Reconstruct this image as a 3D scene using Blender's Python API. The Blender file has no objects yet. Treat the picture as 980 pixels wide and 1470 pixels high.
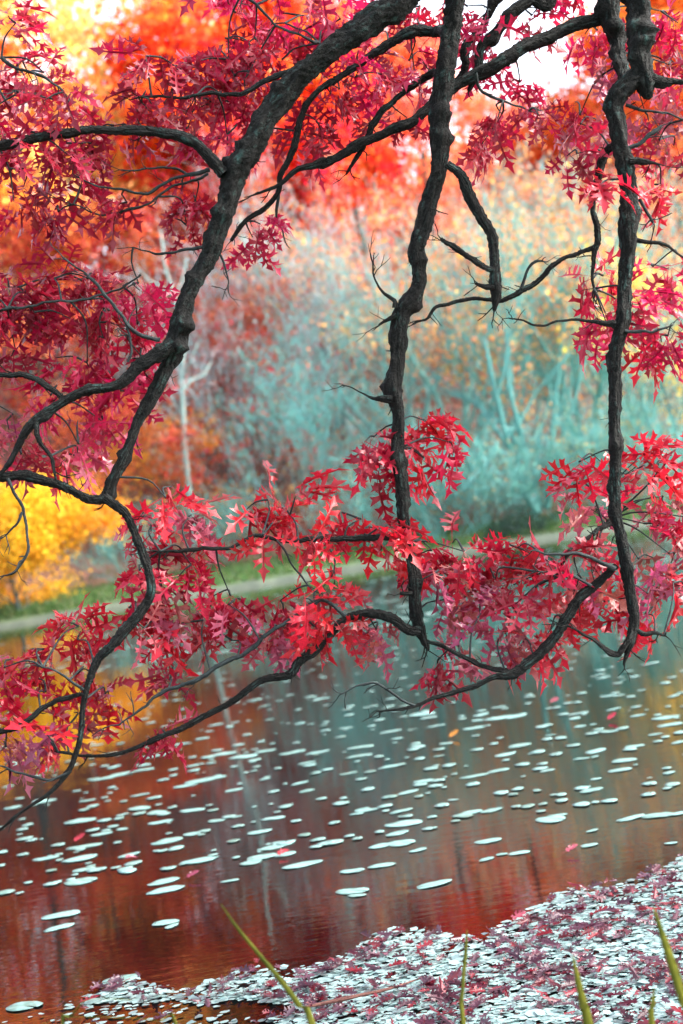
import bpy, bmesh, math, random
import numpy as np
from mathutils import Vector, Matrix, geometry

S = bpy.context.scene
COL = S.collection
R = math.radians
random.seed(7)
rng = np.random.default_rng(7)

# ------------------------------------------------------------------ camera
F = 2150.0                       # focal length in photo pixels (980 x 1470)
ROLL, PITCH, CAMZ = R(9.0), R(0.4), 1.7
r0 = Vector((math.cos(ROLL), 0, -math.sin(ROLL)))
u0 = Vector((math.sin(ROLL), 0, math.cos(ROLL)))
pm = Matrix.Rotation(PITCH, 3, 'X')
cr, cu, cf = pm @ r0, pm @ u0, pm @ Vector((0, 1, 0))
CAM = Vector((0, 0, CAMZ))
cd = bpy.data.cameras.new("camera")
cam = bpy.data.objects.new("camera", cd)
COL.objects.link(cam)
m = Matrix((cr, cu, -cf)).transposed().to_4x4()
m.translation = CAM
cam.matrix_world = m
cd.sensor_fit = 'VERTICAL'
cd.sensor_height = 36.0
cd.lens = F / 1470 * 36
cd.clip_start = 0.05
cd.clip_end = 2000
cd.dof.use_dof = True
cd.dof.focus_distance = 5.1
cd.dof.aperture_fstop = 2.6
S.camera = cam

# ------------------------------------------------------------------ light
SUN_EL, SUN_AZ = R(40), R(98)           # high on the right, through thin cloud
W = bpy.data.worlds.new("World")
S.world = W
W.use_nodes = True
wn = W.node_tree.nodes
bg = wn["Background"]
sky = wn.new('ShaderNodeTexSky')
sky.sky_type = 'NISHITA'
sky.sun_disc = False
sky.sun_elevation = SUN_EL
sky.sun_rotation = SUN_AZ
sky.air_density = 0.9
sky.dust_density = 4.0
sky.ozone_density = 1.0
milk = wn.new('ShaderNodeHueSaturation')      # thin even cloud: the same sky, paler
milk.inputs['Saturation'].default_value = 0.45
milk.inputs['Value'].default_value = 1.25
W.node_tree.links.new(sky.outputs[0], milk.inputs['Color'])
W.node_tree.links.new(milk.outputs[0], bg.inputs[0])
bg.inputs[1].default_value = 0.15
sl = bpy.data.lights.new("sun", 'SUN')
sl.energy = 1.5
sl.angle = R(14)
sl.color = (1.0, 0.95, 0.88)
sun = bpy.data.objects.new("sun", sl)
COL.objects.link(sun)
sd = Vector((math.sin(SUN_AZ) * math.cos(SUN_EL), math.cos(SUN_AZ) * math.cos(SUN_EL), math.sin(SUN_EL)))
sun.rotation_euler = sd.to_track_quat('Z', 'Y').to_euler()
S.view_settings.view_transform = 'Standard'
S.view_settings.look = 'None'
S.view_settings.gamma = 1
S.view_settings.exposure = 1.95
S.render.engine = 'CYCLES'
S.cycles.use_denoising = True
S.cycles.max_bounces = 8
S.cycles.transmission_bounces = 4
S.cycles.caustics_reflective = False
S.cycles.caustics_refractive = False


# ------------------------------------------------------------------ helpers
def pt(px, py, Y):
    d = cf + cr * ((px - 490) / F) + cu * ((735 - py) / F)
    return CAM + d * (Y / d.y)


def on_water(px, py, z=0.0):
    d = cf + cr * ((px - 490) / F) + cu * ((735 - py) / F)
    return CAM + d * ((z - CAMZ) / d.z)


def pxm(Y):                      # metres per photo pixel at depth Y
    return Y / F


def tag(o, label=None, cat=None, group=None, kind=None):
    if label: o['label'] = label
    if cat: o['category'] = cat
    if group: o['group'] = group
    if kind: o['kind'] = kind
    return o


def empty(name, loc=(0, 0, 0)):
    o = bpy.data.objects.new(name, None)
    o.empty_display_size = 0.1
    o.location = loc
    COL.objects.link(o)
    return o


def link(name, me, parent=None):
    o = bpy.data.objects.new(name, me)
    COL.objects.link(o)
    if parent: o.parent = parent
    return o


def mesh(name, V, Fc, mats=(), smooth=False, uv=None, fattr=None, fcol=None):
    """V (n,3), Fc list of faces or (n,k) array; uv per loop"""
    me = bpy.data.meshes.new(name)
    V = np.asarray(V, dtype=np.float32)
    if isinstance(Fc, np.ndarray):
        n, k = Fc.shape
        me.vertices.add(len(V)); me.vertices.foreach_set('co', V.ravel())
        me.loops.add(n * k); me.loops.foreach_set('vertex_index', Fc.astype(np.int32).ravel())
        me.polygons.add(n)
        me.polygons.foreach_set('loop_start', np.arange(0, n * k, k, dtype=np.int32))
        me.update(calc_edges=True)
    else:
        me.from_pydata(V.tolist(), [], Fc)
    if smooth:
        me.polygons.foreach_set('use_smooth', np.ones(len(me.polygons), dtype=bool))
    if uv is not None:
        l = me.uv_layers.new(name='UVMap')
        l.data.foreach_set('uv', np.asarray(uv, dtype=np.float32).ravel())
    if fattr is not None:
        a = me.attributes.new('v', 'FLOAT', 'FACE')
        a.data.foreach_set('value', np.asarray(fattr, dtype=np.float32))
    if fcol is not None:
        a = me.attributes.new('tint', 'FLOAT_COLOR', 'FACE')
        c = np.ones((len(fcol), 4), dtype=np.float32); c[:, :3] = fcol
        a.data.foreach_set('color', c.ravel())
    for mm in mats: me.materials.append(mm)
    me.validate()
    return me


def material(name):
    mt = bpy.data.materials.new(name)
    mt.use_nodes = True
    return mt, mt.node_tree.nodes, mt.node_tree.links, mt.node_tree.nodes['Principled BSDF']


def leaf_material(name, source, rough=0.4, spec=0.5, trans=0.45, hue_var=0.03, val_var=0.5, veins=False):
    mt, n, l, p = material(name)
    if source == 'object':
        c = n.new('ShaderNodeObjectInfo'); cs = c.outputs['Color']
    else:
        c = n.new('ShaderNodeAttribute'); c.attribute_name = 'tint'; cs = c.outputs['Color']
    hs = n.new('ShaderNodeHueSaturation')
    l.new(cs, hs.inputs['Color'])
    av = n.new('ShaderNodeAttribute'); av.attribute_name = 'v'
    mr = n.new('ShaderNodeMapRange'); mr.inputs[3].default_value = 0.5 - hue_var; mr.inputs[4].default_value = 0.5 + hue_var
    l.new(av.outputs['Fac'], mr.inputs[0]); l.new(mr.outputs[0], hs.inputs['Hue'])
    ml = n.new('ShaderNodeMath'); ml.operation = 'MULTIPLY'; ml.inputs[1].default_value = 7.31
    fr = n.new('ShaderNodeMath'); fr.operation = 'FRACT'
    l.new(av.outputs['Fac'], ml.inputs[0]); l.new(ml.outputs[0], fr.inputs[0])
    mv = n.new('ShaderNodeMapRange'); mv.inputs[3].default_value = 1 - val_var; mv.inputs[4].default_value = 1 + val_var * 0.6
    l.new(fr.outputs[0], mv.inputs[0]); l.new(mv.outputs[0], hs.inputs['Value'])
    out = hs.outputs['Color']
    if veins:
        tc = n.new('ShaderNodeTexCoord'); nz = n.new('ShaderNodeTexNoise'); nz.inputs['Scale'].default_value = 28
        nz.inputs['Detail'].default_value = 4
        l.new(tc.outputs['Object'], nz.inputs['Vector'])
        mx = n.new('ShaderNodeMix'); mx.data_type = 'RGBA'; mx.blend_type = 'MULTIPLY'; mx.inputs[0].default_value = 0.55
        cr_ = n.new('ShaderNodeValToRGB'); cr_.color_ramp.elements[0].position = 0.35; cr_.color_ramp.elements[1].position = 0.62
        cr_.color_ramp.elements[0].color = (0.45, 0.3, 0.35, 1)
        l.new(nz.outputs['Fac'], cr_.inputs[0]); l.new(out, mx.inputs[6]); l.new(cr_.outputs[0], mx.inputs[7])
        out = mx.outputs[2]
        bp = n.new('ShaderNodeBump'); bp.inputs['Strength'].default_value = 0.35; bp.inputs['Distance'].default_value = 0.004
        l.new(nz.outputs['Fac'], bp.inputs['Height']); l.new(bp.outputs[0], p.inputs['Normal'])
    if veins:      # the underside of an oak leaf is paler and pinker
        ge = n.new('ShaderNodeNewGeometry'); mb = n.new('ShaderNodeMix'); mb.data_type = 'RGBA'
        fb = n.new('ShaderNodeMath'); fb.operation = 'MULTIPLY'; fb.inputs[1].default_value = 0.10
        l.new(ge.outputs['Backfacing'], fb.inputs[0]); l.new(fb.outputs[0], mb.inputs[0])
        l.new(out, mb.inputs[6]); mb.inputs[7].default_value = (0.62, 0.26, 0.34, 1)
        topc = out; out = mb.outputs[2]
    l.new(out, p.inputs['Base Color'])
    if veins: out = topc
    p.inputs['Roughness'].default_value = rough
    p.inputs['Specular IOR Level'].default_value = spec
    tr = n.new('ShaderNodeBsdfTranslucent'); l.new(out, tr.inputs['Color'])
    mi = n.new('ShaderNodeMixShader'); mi.inputs[0].default_value = trans
    l.new(p.outputs[0], mi.inputs[1]); l.new(tr.outputs[0], mi.inputs[2])
    l.new(mi.outputs[0], n['Material Output'].inputs['Surface'])
    return mt


def bark_material(name, a, b, scale=(12, 2.2), bump=0.9, dist=0.012, src=None, teal_patch=None):
    """a: cracks, b: ridges"""
    mt, n, l, p = material(name)
    uv = n.new('ShaderNodeUVMap'); uv.uv_map = 'UVMap'
    mp = n.new('ShaderNodeMapping'); mp.inputs['Scale'].default_value = (scale[0], scale[1], 1)
    tc = n.new('ShaderNodeTexCoord')
    n2 = n.new('ShaderNodeTexNoise'); n2.inputs['Scale'].default_value = 60; n2.inputs['Detail'].default_value = 6
    n2.inputs['Roughness'].default_value = 0.65
    l.new(tc.outputs['Object'], n2.inputs['Vector'])
    wv = n.new('ShaderNodeVectorMath'); wv.operation = 'MULTIPLY_ADD'; wv.inputs[1].default_value = (0.11, 0.9, 0)
    l.new(n2.outputs['Color'], wv.inputs[0]); l.new(uv.outputs[0], wv.inputs[2]); l.new(wv.outputs[0], mp.inputs[0])
    vo = n.new('ShaderNodeTexVoronoi'); vo.feature = 'DISTANCE_TO_EDGE'; vo.inputs['Scale'].default_value = 1
    l.new(mp.outputs[0], vo.inputs['Vector'])
    vr = n.new('ShaderNodeMapRange'); vr.inputs[1].default_value = 0.02; vr.inputs[2].default_value = 0.30; vr.interpolation_type = 'SMOOTHSTEP'
    l.new(vo.outputs['Distance'], vr.inputs[0])
    ad = n.new('ShaderNodeMath'); ad.operation = 'MULTIPLY_ADD'; ad.inputs[1].default_value = 0.50
    m2 = n.new('ShaderNodeMath'); m2.operation = 'MULTIPLY'; m2.inputs[1].default_value = 1.0
    l.new(n2.outputs['Fac'], m2.inputs[0]); l.new(vr.outputs[0], ad.inputs[0]); l.new(m2.outputs[0], ad.inputs[2])
    cr_ = n.new('ShaderNodeValToRGB')
    e = cr_.color_ramp.elements
    e[0].position = 0.35; e[0].color = (*a, 1); e[1].position = 1.0; e[1].color = (*b, 1)
    l.new(ad.outputs[0], cr_.inputs[0])
    out = cr_.outputs[0]
    if teal_patch:  # scattered teal patches on the ridges between the cracks
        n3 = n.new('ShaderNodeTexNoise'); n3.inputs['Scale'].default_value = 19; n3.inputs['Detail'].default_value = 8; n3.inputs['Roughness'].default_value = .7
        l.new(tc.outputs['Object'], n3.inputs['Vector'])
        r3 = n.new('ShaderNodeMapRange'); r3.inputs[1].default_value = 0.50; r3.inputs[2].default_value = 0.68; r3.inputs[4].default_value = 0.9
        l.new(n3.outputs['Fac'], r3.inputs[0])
        m3 = n.new('ShaderNodeMix'); m3.data_type = 'RGBA'; m3.inputs[7].default_value = (*teal_patch, 1)
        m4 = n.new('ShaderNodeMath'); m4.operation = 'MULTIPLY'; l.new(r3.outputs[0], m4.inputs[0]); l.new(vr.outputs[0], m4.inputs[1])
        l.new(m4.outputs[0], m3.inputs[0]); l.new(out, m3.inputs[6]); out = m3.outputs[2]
    if src:
        oi = n.new('ShaderNodeObjectInfo'); mx = n.new('ShaderNodeMix'); mx.data_type = 'RGBA'; mx.blend_type = 'MULTIPLY'
        mx.inputs[0].default_value = 1; l.new(out, mx.inputs[6]); l.new(oi.outputs['Color'], mx.inputs[7]); out = mx.outputs[2]
    l.new(out, p.inputs['Base Color'])
    p.inputs['Roughness'].default_value = 0.8
    p.inputs['Specular IOR Level'].default_value = 0.3
    bp = n.new('ShaderNodeBump'); bp.inputs['Strength'].default_value = bump; bp.inputs['Distance'].default_value = dist
    l.new(ad.outputs[0], bp.inputs['Height']); l.new(bp.outputs[0], p.inputs['Normal'])
    return mt


M_BARK = bark_material('oak_bark', (0.001, 0.001, 0.001), (0.021, 0.022, 0.020), scale=(10, 2.0), bump=1.0, dist=0.026, teal_patch=(0.055, 0.13, 0.12))
M_TWIG = bark_material('twig_bark', (0.008, 0.008, 0.010), (0.04, 0.055, 0.055), bump=0.4, dist=0.002)
M_FARBARK = bark_material('far_bark', (0.45, 0.45, 0.45), (1.0, 1.0, 1.0), bump=0.3, src=True)
M_OAK = leaf_material('oak_leaf', 'object', rough=0.30, spec=0.7, trans=0.45, veins=True, hue_var=0.0, val_var=0.0)
M_OAKS = leaf_material('oak_leaf_mass', 'tint', rough=0.30, spec=0.7, trans=0.45, veins=True, hue_var=0.0, val_var=0.0)
M_FAR = leaf_material('far_foliage', 'object', rough=0.6, spec=0.2, trans=0.5, hue_var=0.035, val_var=0.5)
M_FARS = leaf_material('far_undergrowth', 'tint', rough=0.7, spec=0.15, trans=0.35, hue_var=0.02, val_var=0.5)


# ------------------------------------------------------------------ tubes
def catmull(P, Rr, step):
    P = [Vector(p) for p in P]
    Q, RR = [], []
    n = len(P)
    for i in range(n - 1):
        a = P[i - 1] if i else P[0] * 2 - P[1]
        b, c = P[i], P[i + 1]
        d = P[i + 2] if i + 2 < n else c * 2 - b
        k = max(1, int((c - b).length / step))
        for j in range(k):
            t = j / k
            q = 0.5 * ((2 * b) + (c - a) * t + (2 * a - 5 * b + 4 * c - d) * t * t + (3 * b - a - 3 * c + d) * t ** 3)
            Q.append(q); RR.append(Rr[i] * (1 - t) + Rr[i + 1] * t)
    Q.append(P[-1]); RR.append(Rr[-1])
    return Q, RR


class Tubes:
    def __init__(s): s.V, s.Fq, s.uv, s.n = [], [], [], 0

    def add(s, Q, RR, sides=8, rough=0.0, knots=0.0, seed=0):
        Q = np.array([tuple(q) for q in Q]); RR = np.array(RR, dtype=float)
        n = len(Q)
        if n < 2: return
        T = np.gradient(Q, axis=0); T /= np.linalg.norm(T, axis=1)[:, None] + 1e-9
        up = np.array([0.3, 0.9, 0.2]); N = np.zeros_like(Q)
        v = np.cross(T[0], up); v /= np.linalg.norm(v) + 1e-9
        for i in range(n):
            v = v - T[i] * np.dot(v, T[i]); v /= np.linalg.norm(v) + 1e-9
            N[i] = v
        B = np.cross(T, N)
        ang = np.arange(sides) / sides * 2 * math.pi
        L = np.concatenate([[0], np.cumsum(np.linalg.norm(np.diff(Q, axis=0), axis=1))])
        g = np.random.default_rng(seed)
        rad = np.repeat(RR[:, None], sides, 1)
        if rough:
            # furrows along the limb that wander, plus lumps across it
            ph = g.random(8) * 6.28
            wob = sum(np.sin(ang[None, :] * k + ph[k] + L[:, None] * (3 + 5 * k) * (1 if k % 2 else -1)) for k in (2, 3, 5))
            lum = np.sin(L * 23 + ph[0]) * 0.5 + np.sin(L * 57 + ph[1]) * 0.35 + np.sin(L * 11 + ph[2]) * 0.6
            rad = rad * (1 + rough * (0.30 * wob + 0.28 * lum[:, None] + g.normal(0, 0.42, rad.shape)))
        if knots:
            for _ in range(int(L[-1] * knots) + 1):
                c = g.random() * L[-1]; a0 = g.random() * 6.28; w = 0.012 + g.random() * 0.02
                rad += (RR.mean() * (0.25 + 0.35 * g.random())) * np.exp(-((L[:, None] - c) / w) ** 2) * np.exp(2.2 * (np.cos(ang[None, :] - a0) - 1))
        P = Q[:, None, :] + rad[:, :, None] * (np.cos(ang)[None, :, None] * N[:, None, :] + np.sin(ang)[None, :, None] * B[:, None, :])
        i0 = s.n
        s.V.append(P.reshape(-1, 3))
        s.V.append(Q[-1:] + T[-1:] * RR[-1] * 0.6)
        i, j = np.meshgrid(np.arange(n - 1), np.arange(sides), indexing='ij')
        j2 = (j + 1) % sides
        q = np.stack([i * sides + j, i * sides + j2, (i + 1) * sides + j2, (i + 1) * sides + j], -1).reshape(-1, 4) + i0
        s.Fq.append(q)
        U = np.stack([j / sides, L[i], (j + 1) / sides, L[i], (j + 1) / sides, L[i + 1], j / sides, L[i + 1]], -1).reshape(-1, 4, 2)
        U[..., 1] *= 8
        s.uv.append(U)
        tip = i0 + n * sides
        k = np.arange(sides)
        cap = np.stack([(n - 1) * sides + k + i0, (n - 1) * sides + (k + 1) % sides + i0, np.full(sides, tip), np.full(sides, tip)], -1)
        s.cap = getattr(s, 'cap', []); s.cap.append(cap[:, :3])
        s.n += n * sides + 1

    def mesh(s, name, mat, smooth=True):
        V = np.concatenate(s.V); q = np.concatenate(s.Fq); c = np.concatenate(s.cap)
        me = bpy.data.meshes.new(name)
        me.vertices.add(len(V)); me.vertices.foreach_set('co', V.astype(np.float32).ravel())
        idx = np.concatenate([q.ravel(), c.ravel()]).astype(np.int32)
        me.loops.add(len(idx)); me.loops.foreach_set('vertex_index', idx)
        me.polygons.add(len(q) + len(c))
        st = np.concatenate([np.arange(len(q)) * 4, len(q) * 4 + np.arange(len(c)) * 3]).astype(np.int32)
        me.polygons.foreach_set('loop_start', st)
        me.update(calc_edges=True)
        uvs = np.concatenate([np.concatenate(s.uv).reshape(-1, 2), np.zeros((len(c) * 3, 2))]).astype(np.float32)
        l = me.uv_layers.new(name='UVMap'); l.data.foreach_set('uv', uvs.ravel())
        if smooth: me.polygons.foreach_set('use_smooth', np.ones(len(me.polygons), dtype=bool))
        me.materials.append(mat)
        return me


# ------------------------------------------------------------------ ground, water
SHORE = 52.0


def shore_y(x):
    return SHORE + 0.9 * math.sin(x * 0.21 + 1) + 0.45 * math.sin(x * 0.63) + 0.15 * math.sin(x * 2.1)


def ground_z(x, y):
    d = y - shore_y(x)
    if d < 0: return max(-0.6, 0.09 + d * 0.25)
    if d < 1.2: return 0.09 + d * 0.16
    z = 0.282 + (d - 1.2) * 0.07
    if d > 7.5: z += (d - 7.5) * 0.34 + 0.25 * math.sin(x * 0.3) * min(1, (d - 7.5) / 6)
    if d > 55: z -= (d - 55) * 0.30
    return z


def near_z(x, y):
    e = 3.1 + 0.25 * math.sin(x * 0.9) + 0.1 * math.sin(x * 2.7)
    d = e - y
    if d < 0: return max(-0.6, d * 0.35)
    return min(0.35, d * 0.22)


def terrain():
    xs = np.concatenate([np.linspace(-900, -60, 8), np.linspace(-45, 45, 91), np.linspace(60, 900, 8)])
    ys = np.concatenate([[-900, -200, -40, -10], np.linspace(-6, 6, 41), [10, 20, 35, 46], np.linspace(48, 62, 43), np.linspace(64, 125, 31), [160, 300, 900]])
    V = [(x, y, near_z(x, y) if y <= 6 else (-0.6 if y < 48 else ground_z(x, y)) if y < 130 else 8.0) for y in ys for x in xs]
    nx = len(xs)
    Fq = np.array([[j * nx + i, j * nx + i + 1, (j + 1) * nx + i + 1, (j + 1) * nx + i] for j in range(len(ys) - 1) for i in range(nx - 1)])
    mt, n, l, p = material('ground')
    tc = n.new('ShaderNodeTexCoord'); nz = n.new('ShaderNodeTexNoise'); nz.inputs['Scale'].default_value = 1.3; nz.inputs['Detail'].default_value = 9
    nz.inputs['Roughness'].default_value = 0.7
    l.new(tc.outputs['Object'], nz.inputs['Vector'])
    litter = n.new('ShaderNodeValToRGB'); e = litter.color_ramp.elements
    e[0].position = 0.32; e[0].color = (0.06, 0.045, 0.05, 1); e[1].position = 0.7; e[1].color = (0.30, 0.13, 0.08, 1)
    l.new(nz.outputs['Fac'], litter.inputs[0])
    grass = n.new('ShaderNodeValToRGB'); e = grass.color_ramp.elements
    e[0].position = 0.3; e[0].color = (0.03, 0.06, 0.022, 1); e[1].position = 0.7; e[1].color = (0.075, 0.13, 0.045, 1)
    l.new(nz.outputs['Fac'], grass.inputs[0])
    mud = n.new('ShaderNodeValToRGB'); e = mud.color_ramp.elements
    e[0].position = 0.3; e[0].color = (0.03, 0.045, 0.035, 1); e[1].position = 0.7; e[1].color = (0.10, 0.125, 0.09, 1)
    l.new(nz.outputs['Fac'], mud.inputs[0])
    sp = n.new('ShaderNodeSeparateXYZ'); l.new(tc.outputs['Object'], sp.inputs[0])

    def step(sock, a, b):
        r = n.new('ShaderNodeMapRange'); r.inputs[1].default_value = a; r.inputs[2].default_value = b
        l.new(sock, r.inputs[0]); return r.outputs[0]
    wob = n.new('ShaderNodeMath'); wob.operation = 'MULTIPLY_ADD'; wob.inputs[1].default_value = 0.22
    l.new(nz.outputs['Fac'], wob.inputs[0]); l.new(sp.outputs['Z'], wob.inputs[2])
    m1 = n.new('ShaderNodeMix'); m1.data_type = 'RGBA'
    l.new(step(wob.outputs[0], 0.235, 0.30), m1.inputs[0]); l.new(mud.outputs[0], m1.inputs[6]); l.new(grass.outputs[0], m1.inputs[7])
    m2 = n.new('ShaderNodeMix'); m2.data_type = 'RGBA'
    l.new(step(wob.outputs[0], 0.72, 1.05), m2.inputs[0]); l.new(m1.outputs[2], m2.inputs[6]); l.new(litter.outputs[0], m2.inputs[7])
    l.new(m2.outputs[2], p.inputs['Base Color']); p.inputs['Roughness'].default_value = 0.95
    bp = n.new('ShaderNodeBump'); bp.inputs['Distance'].default_value = 0.15; bp.inputs['Strength'].default_value = 0.6
    l.new(nz.outputs['Fac'], bp.inputs['Height']); l.new(bp.outputs[0], p.inputs['Normal'])
    o = link('ground', mesh('ground', V, Fq, [mt], smooth=True))
    tag(o, 'grassy far bank with a muddy edge rising to a leaf-covered hillside', kind='structure')


def water():
    mt, n, l, p = material('water')
    tc = n.new('ShaderNodeTexCoord')
    mp = n.new('ShaderNodeMapping'); mp.inputs['Scale'].default_value = (3.2, 9.0, 1)
    l.new(tc.outputs['Object'], mp.inputs[0])
    a = n.new('ShaderNodeTexNoise'); a.inputs['Scale'].default_value = 1.6; a.inputs['Detail'].default_value = 3
    l.new(mp.outputs[0], a.inputs['Vector'])
    mp2 = n.new('ShaderNodeMapping'); mp2.inputs['Scale'].default_value = (0.25, 0.8, 1)
    l.new(tc.outputs['Object'], mp2.inputs[0])
    b = n.new('ShaderNodeTexNoise'); b.inputs['Scale'].default_value = 1.0; b.inputs['Detail'].default_value = 2
    l.new(mp2.outputs[0], b.inputs['Vector'])
    mul = n.new('ShaderNodeMath'); mul.operation = 'MULTIPLY'
    rg = n.new('ShaderNodeMapRange'); rg.inputs[1].default_value = 0.35; rg.inputs[2].default_value = 0.65; rg.inputs[3].default_value = 0.35; rg.inputs[4].default_value = 1.3
    l.new(b.outputs['Fac'], rg.inputs[0]); l.new(a.outputs['Fac'], mul.inputs[0]); l.new(rg.outputs[0], mul.inputs[1])
    bp = n.new('ShaderNodeBump'); bp.inputs['Strength'].default_value = 1.0; bp.inputs['Distance'].default_value = 0.0009
    l.new(mul.outputs[0], bp.inputs['Height'])
    p.inputs['Base Color'].default_value = (0.002, 0.002, 0.002, 1)
    p.inputs['Roughness'].default_value = 0.02
    p.inputs['IOR'].default_value = 1.33
    l.new(bp.outputs[0], p.inputs['Normal'])
    s = 800
    o = link('water', mesh('water', [(-s, -3, 0), (s, -3, 0), (s, 60, 0), (-s, 60, 0)], [(0, 1, 2, 3)], [mt]))
    tag(o, 'dark still pond water mirroring the autumn trees', kind='structure')


terrain()
water()


# ------------------------------------------------------------------ background trees
def rand_dir(g, el_lo, el_hi):
    a = g.random() * 2 * math.pi; e = R(el_lo + (el_hi - el_lo) * g.random())
    return Vector((math.cos(a) * math.cos(e), math.sin(a) * math.cos(e), math.sin(e)))


def leaf_quads(C, size, g, flat=0.35):
    """rhombus leaves at centres C"""
    n = len(C)
    d = g.normal(size=(n, 3)); d /= np.linalg.norm(d, axis=1)[:, None]
    e = g.normal(size=(n, 3)); e[:, 2] *= 1 + flat; e -= d * (e * d).sum(1)[:, None]; e /= np.linalg.norm(e, axis=1)[:, None]
    s = (size * (0.6 + 0.8 * g.random(n)))[:, None]
    f = np.cross(d, e)
    V = np.stack([C - d * s * .5, C + e * s * .36 + f * s * .08, C + d * s * .55, C - e * s * .36 + f * s * .08], 1).reshape(-1, 3)
    return V, np.arange(n * 4).reshape(-1, 4)


def grow(g, tubes, p, d, L, r, depth, spread, ends, up=0.25, kids=(3, 5), sides=5, crook=0.12, shrink=0.62):
    k = 4
    Q, RR = [p.copy()], [r]
    q = p.copy(); dd = d.copy()
    for i in range(k):
        dd = (dd + Vector(g.normal(0, crook, 3)) + Vector((0, 0, up * 0.12))).normalized()
        q = q + dd * (L / k); Q.append(q.copy()); RR.append(r * (1 - 0.6 * (i + 1) / k))
    tubes.add(Q, RR, sides=max(3, sides))
    if depth == 0:
        ends.append(q); ends.append(Q[2]); return
    nk = int(g.integers(kids[0], kids[1] + 1))
    for i in range(nk):
        t = 0.35 + 0.65 * (i + 0.5 + g.random() * 0.5) / nk
        t = min(t, 0.99); j = min(int(t * k), k - 1); base = Q[j].lerp(Q[j + 1], t * k - j)
        ax = Vector(g.normal(0, 1, 3)); ax = (ax - dd * ax.dot(dd)).normalized()
        nd = (dd * math.cos(spread) + ax * math.sin(spread)).normalized()
        nd = (nd + Vector((0, 0, up * 0.4))).normalized()
        grow(g, tubes, base, nd, L * shrink * (0.8 + 0.4 * g.random()), RR[j] * 0.62, depth - 1, spread, ends, up, kids, sides - 1, crook, shrink)
    ends.append(q)


def broadleaf(seed, H, Wd, nclump, per, leaf, low=0.25, trunk_r=0.2):
    g = np.random.default_rng(seed)
    tb = Tubes(); ends = []
    k = 7
    Q = [Vector((0, 0, -0.4))]; RR = [trunk_r * 1.3]
    q = Vector((0, 0, 0)); d = Vector((0, 0, 1))
    for i in range(k + 1):
        Q.append(q.copy()); RR.append(trunk_r * (1 - 0.8 * i / k))
        d = (d + Vector(g.normal(0, 0.06, 3))).normalized(); q = q + d * (H * 0.85 / k)
    tb.add(Q, RR, 7)
    for i in range(11):
        t = low + (0.95 - low) * i / 10
        j = min(int(t * k) + 1, k); base = Q[j].lerp(Q[min(j + 1, k)], t * k % 1)
        a = i * 2.4 + g.random(); e = R(20 + 35 * t)
        dd = Vector((math.cos(a) * math.cos(e), math.sin(a) * math.cos(e), math.sin(e)))
        Ln = Wd * 0.5 * (0.55 + 0.5 * math.sin(math.pi * min(1, (t - low) / (1 - low) * 0.8 + 0.2)))
        grow(g, tb, base, dd, Ln, RR[j] * 0.5, 2, 0.6, ends, 0.3, (2, 4), 5, 0.15)
    E = np.array([tuple(e) for e in ends]); E = E[E[:, 2] > low * H * 0.6]
    if low == 0: E[:, 2] = (E[:, 2] - 0.5) * 0.95
    C = []
    pick = g.choice(len(E), nclump)
    for i in pick:
        s = (0.035 + 0.03 * g.random()) * Wd + 0.25
        C.append(E[i] + g.normal(0, 1, (int(per * (0.5 + g.random())), 3)) * np.array([s, s, s * 0.55]))
    C = np.concatenate(C)
    V, Fq = leaf_quads(C, leaf, g)
    # hue varies from clump to clump and a little leaf to leaf
    v = (np.sin(C[:, 0] * 0.9 + seed) * np.cos(C[:, 2] * 0.8) * 0.25 + 0.5 + g.normal(0, 0.18, len(C))).clip(0, 1)
    return tb.mesh('trunk', M_FARBARK), mesh('crown', V, Fq, [M_FAR], fattr=v)


def thicket(seed, H, stems, fan, depth, leafn, leaf, r=0.06, kids=(4, 6), spread=0.42, twigs=16000):
    g = np.random.default_rng(seed)
    tb = Tubes(); ends = []
    for i in range(stems):
        a = g.random() * 6.28; e = R(90 - fan * (0.25 + 0.75 * g.random()))
        d = Vector((math.cos(a) * math.cos(e), math.sin(a) * math.cos(e), math.sin(e)))
        base = Vector((math.cos(a) * 0.3, math.sin(a) * 0.3, -0.3))
        grow(g, tb, base, d, H * (0.46 + 0.36 * g.random()), r * (0.6 + 0.7 * g.random()), depth, spread, ends, 0.45, kids, 5, 0.19, 0.52)
    E = np.array([tuple(e) for e in ends]); nt = twigs
    B = E[g.choice(len(E), nt)] + g.normal(0, 0.22, (nt, 3))
    D = g.normal(0, .55, (nt, 3)) + np.array([0, 0, .55]) + B / np.linalg.norm(B, axis=1)[:, None] * .5; D /= np.linalg.norm(D, axis=1)[:, None]
    Sd = np.cross(D, g.normal(size=(nt, 3))); Sd /= np.linalg.norm(Sd, axis=1)[:, None]; Ls = g.uniform(.25, .8, (nt, 1)); w = g.uniform(.006, .013, (nt, 1))
    Tv = np.stack([B - Sd * w, B + Sd * w, B + D * Ls + Sd * w * .4 + g.normal(0, .03, (nt, 3)), B + D * Ls - Sd * w * .4], 1).reshape(-1, 3)
    wm = mesh('twigs', Tv, np.arange(nt * 4).reshape(-1, 4), [M_FAR], fattr=g.random(nt))
    tm = tb.mesh('stems', M_FARBARK)
    cm = None
    if leafn:
        E = np.array([tuple(e) for e in ends])
        C = E[g.choice(len(E), leafn)] + g.normal(0, 0.28, (leafn, 3))
        C = C[C[:, 2] > (0.2 if H < 10 else H * .18)]
        V, Fq = leaf_quads(C, leaf, g)
        cm = mesh('foliage', V, Fq, [M_FAR], fattr=g.random(len(C)))
    return tm, cm, wm


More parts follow.
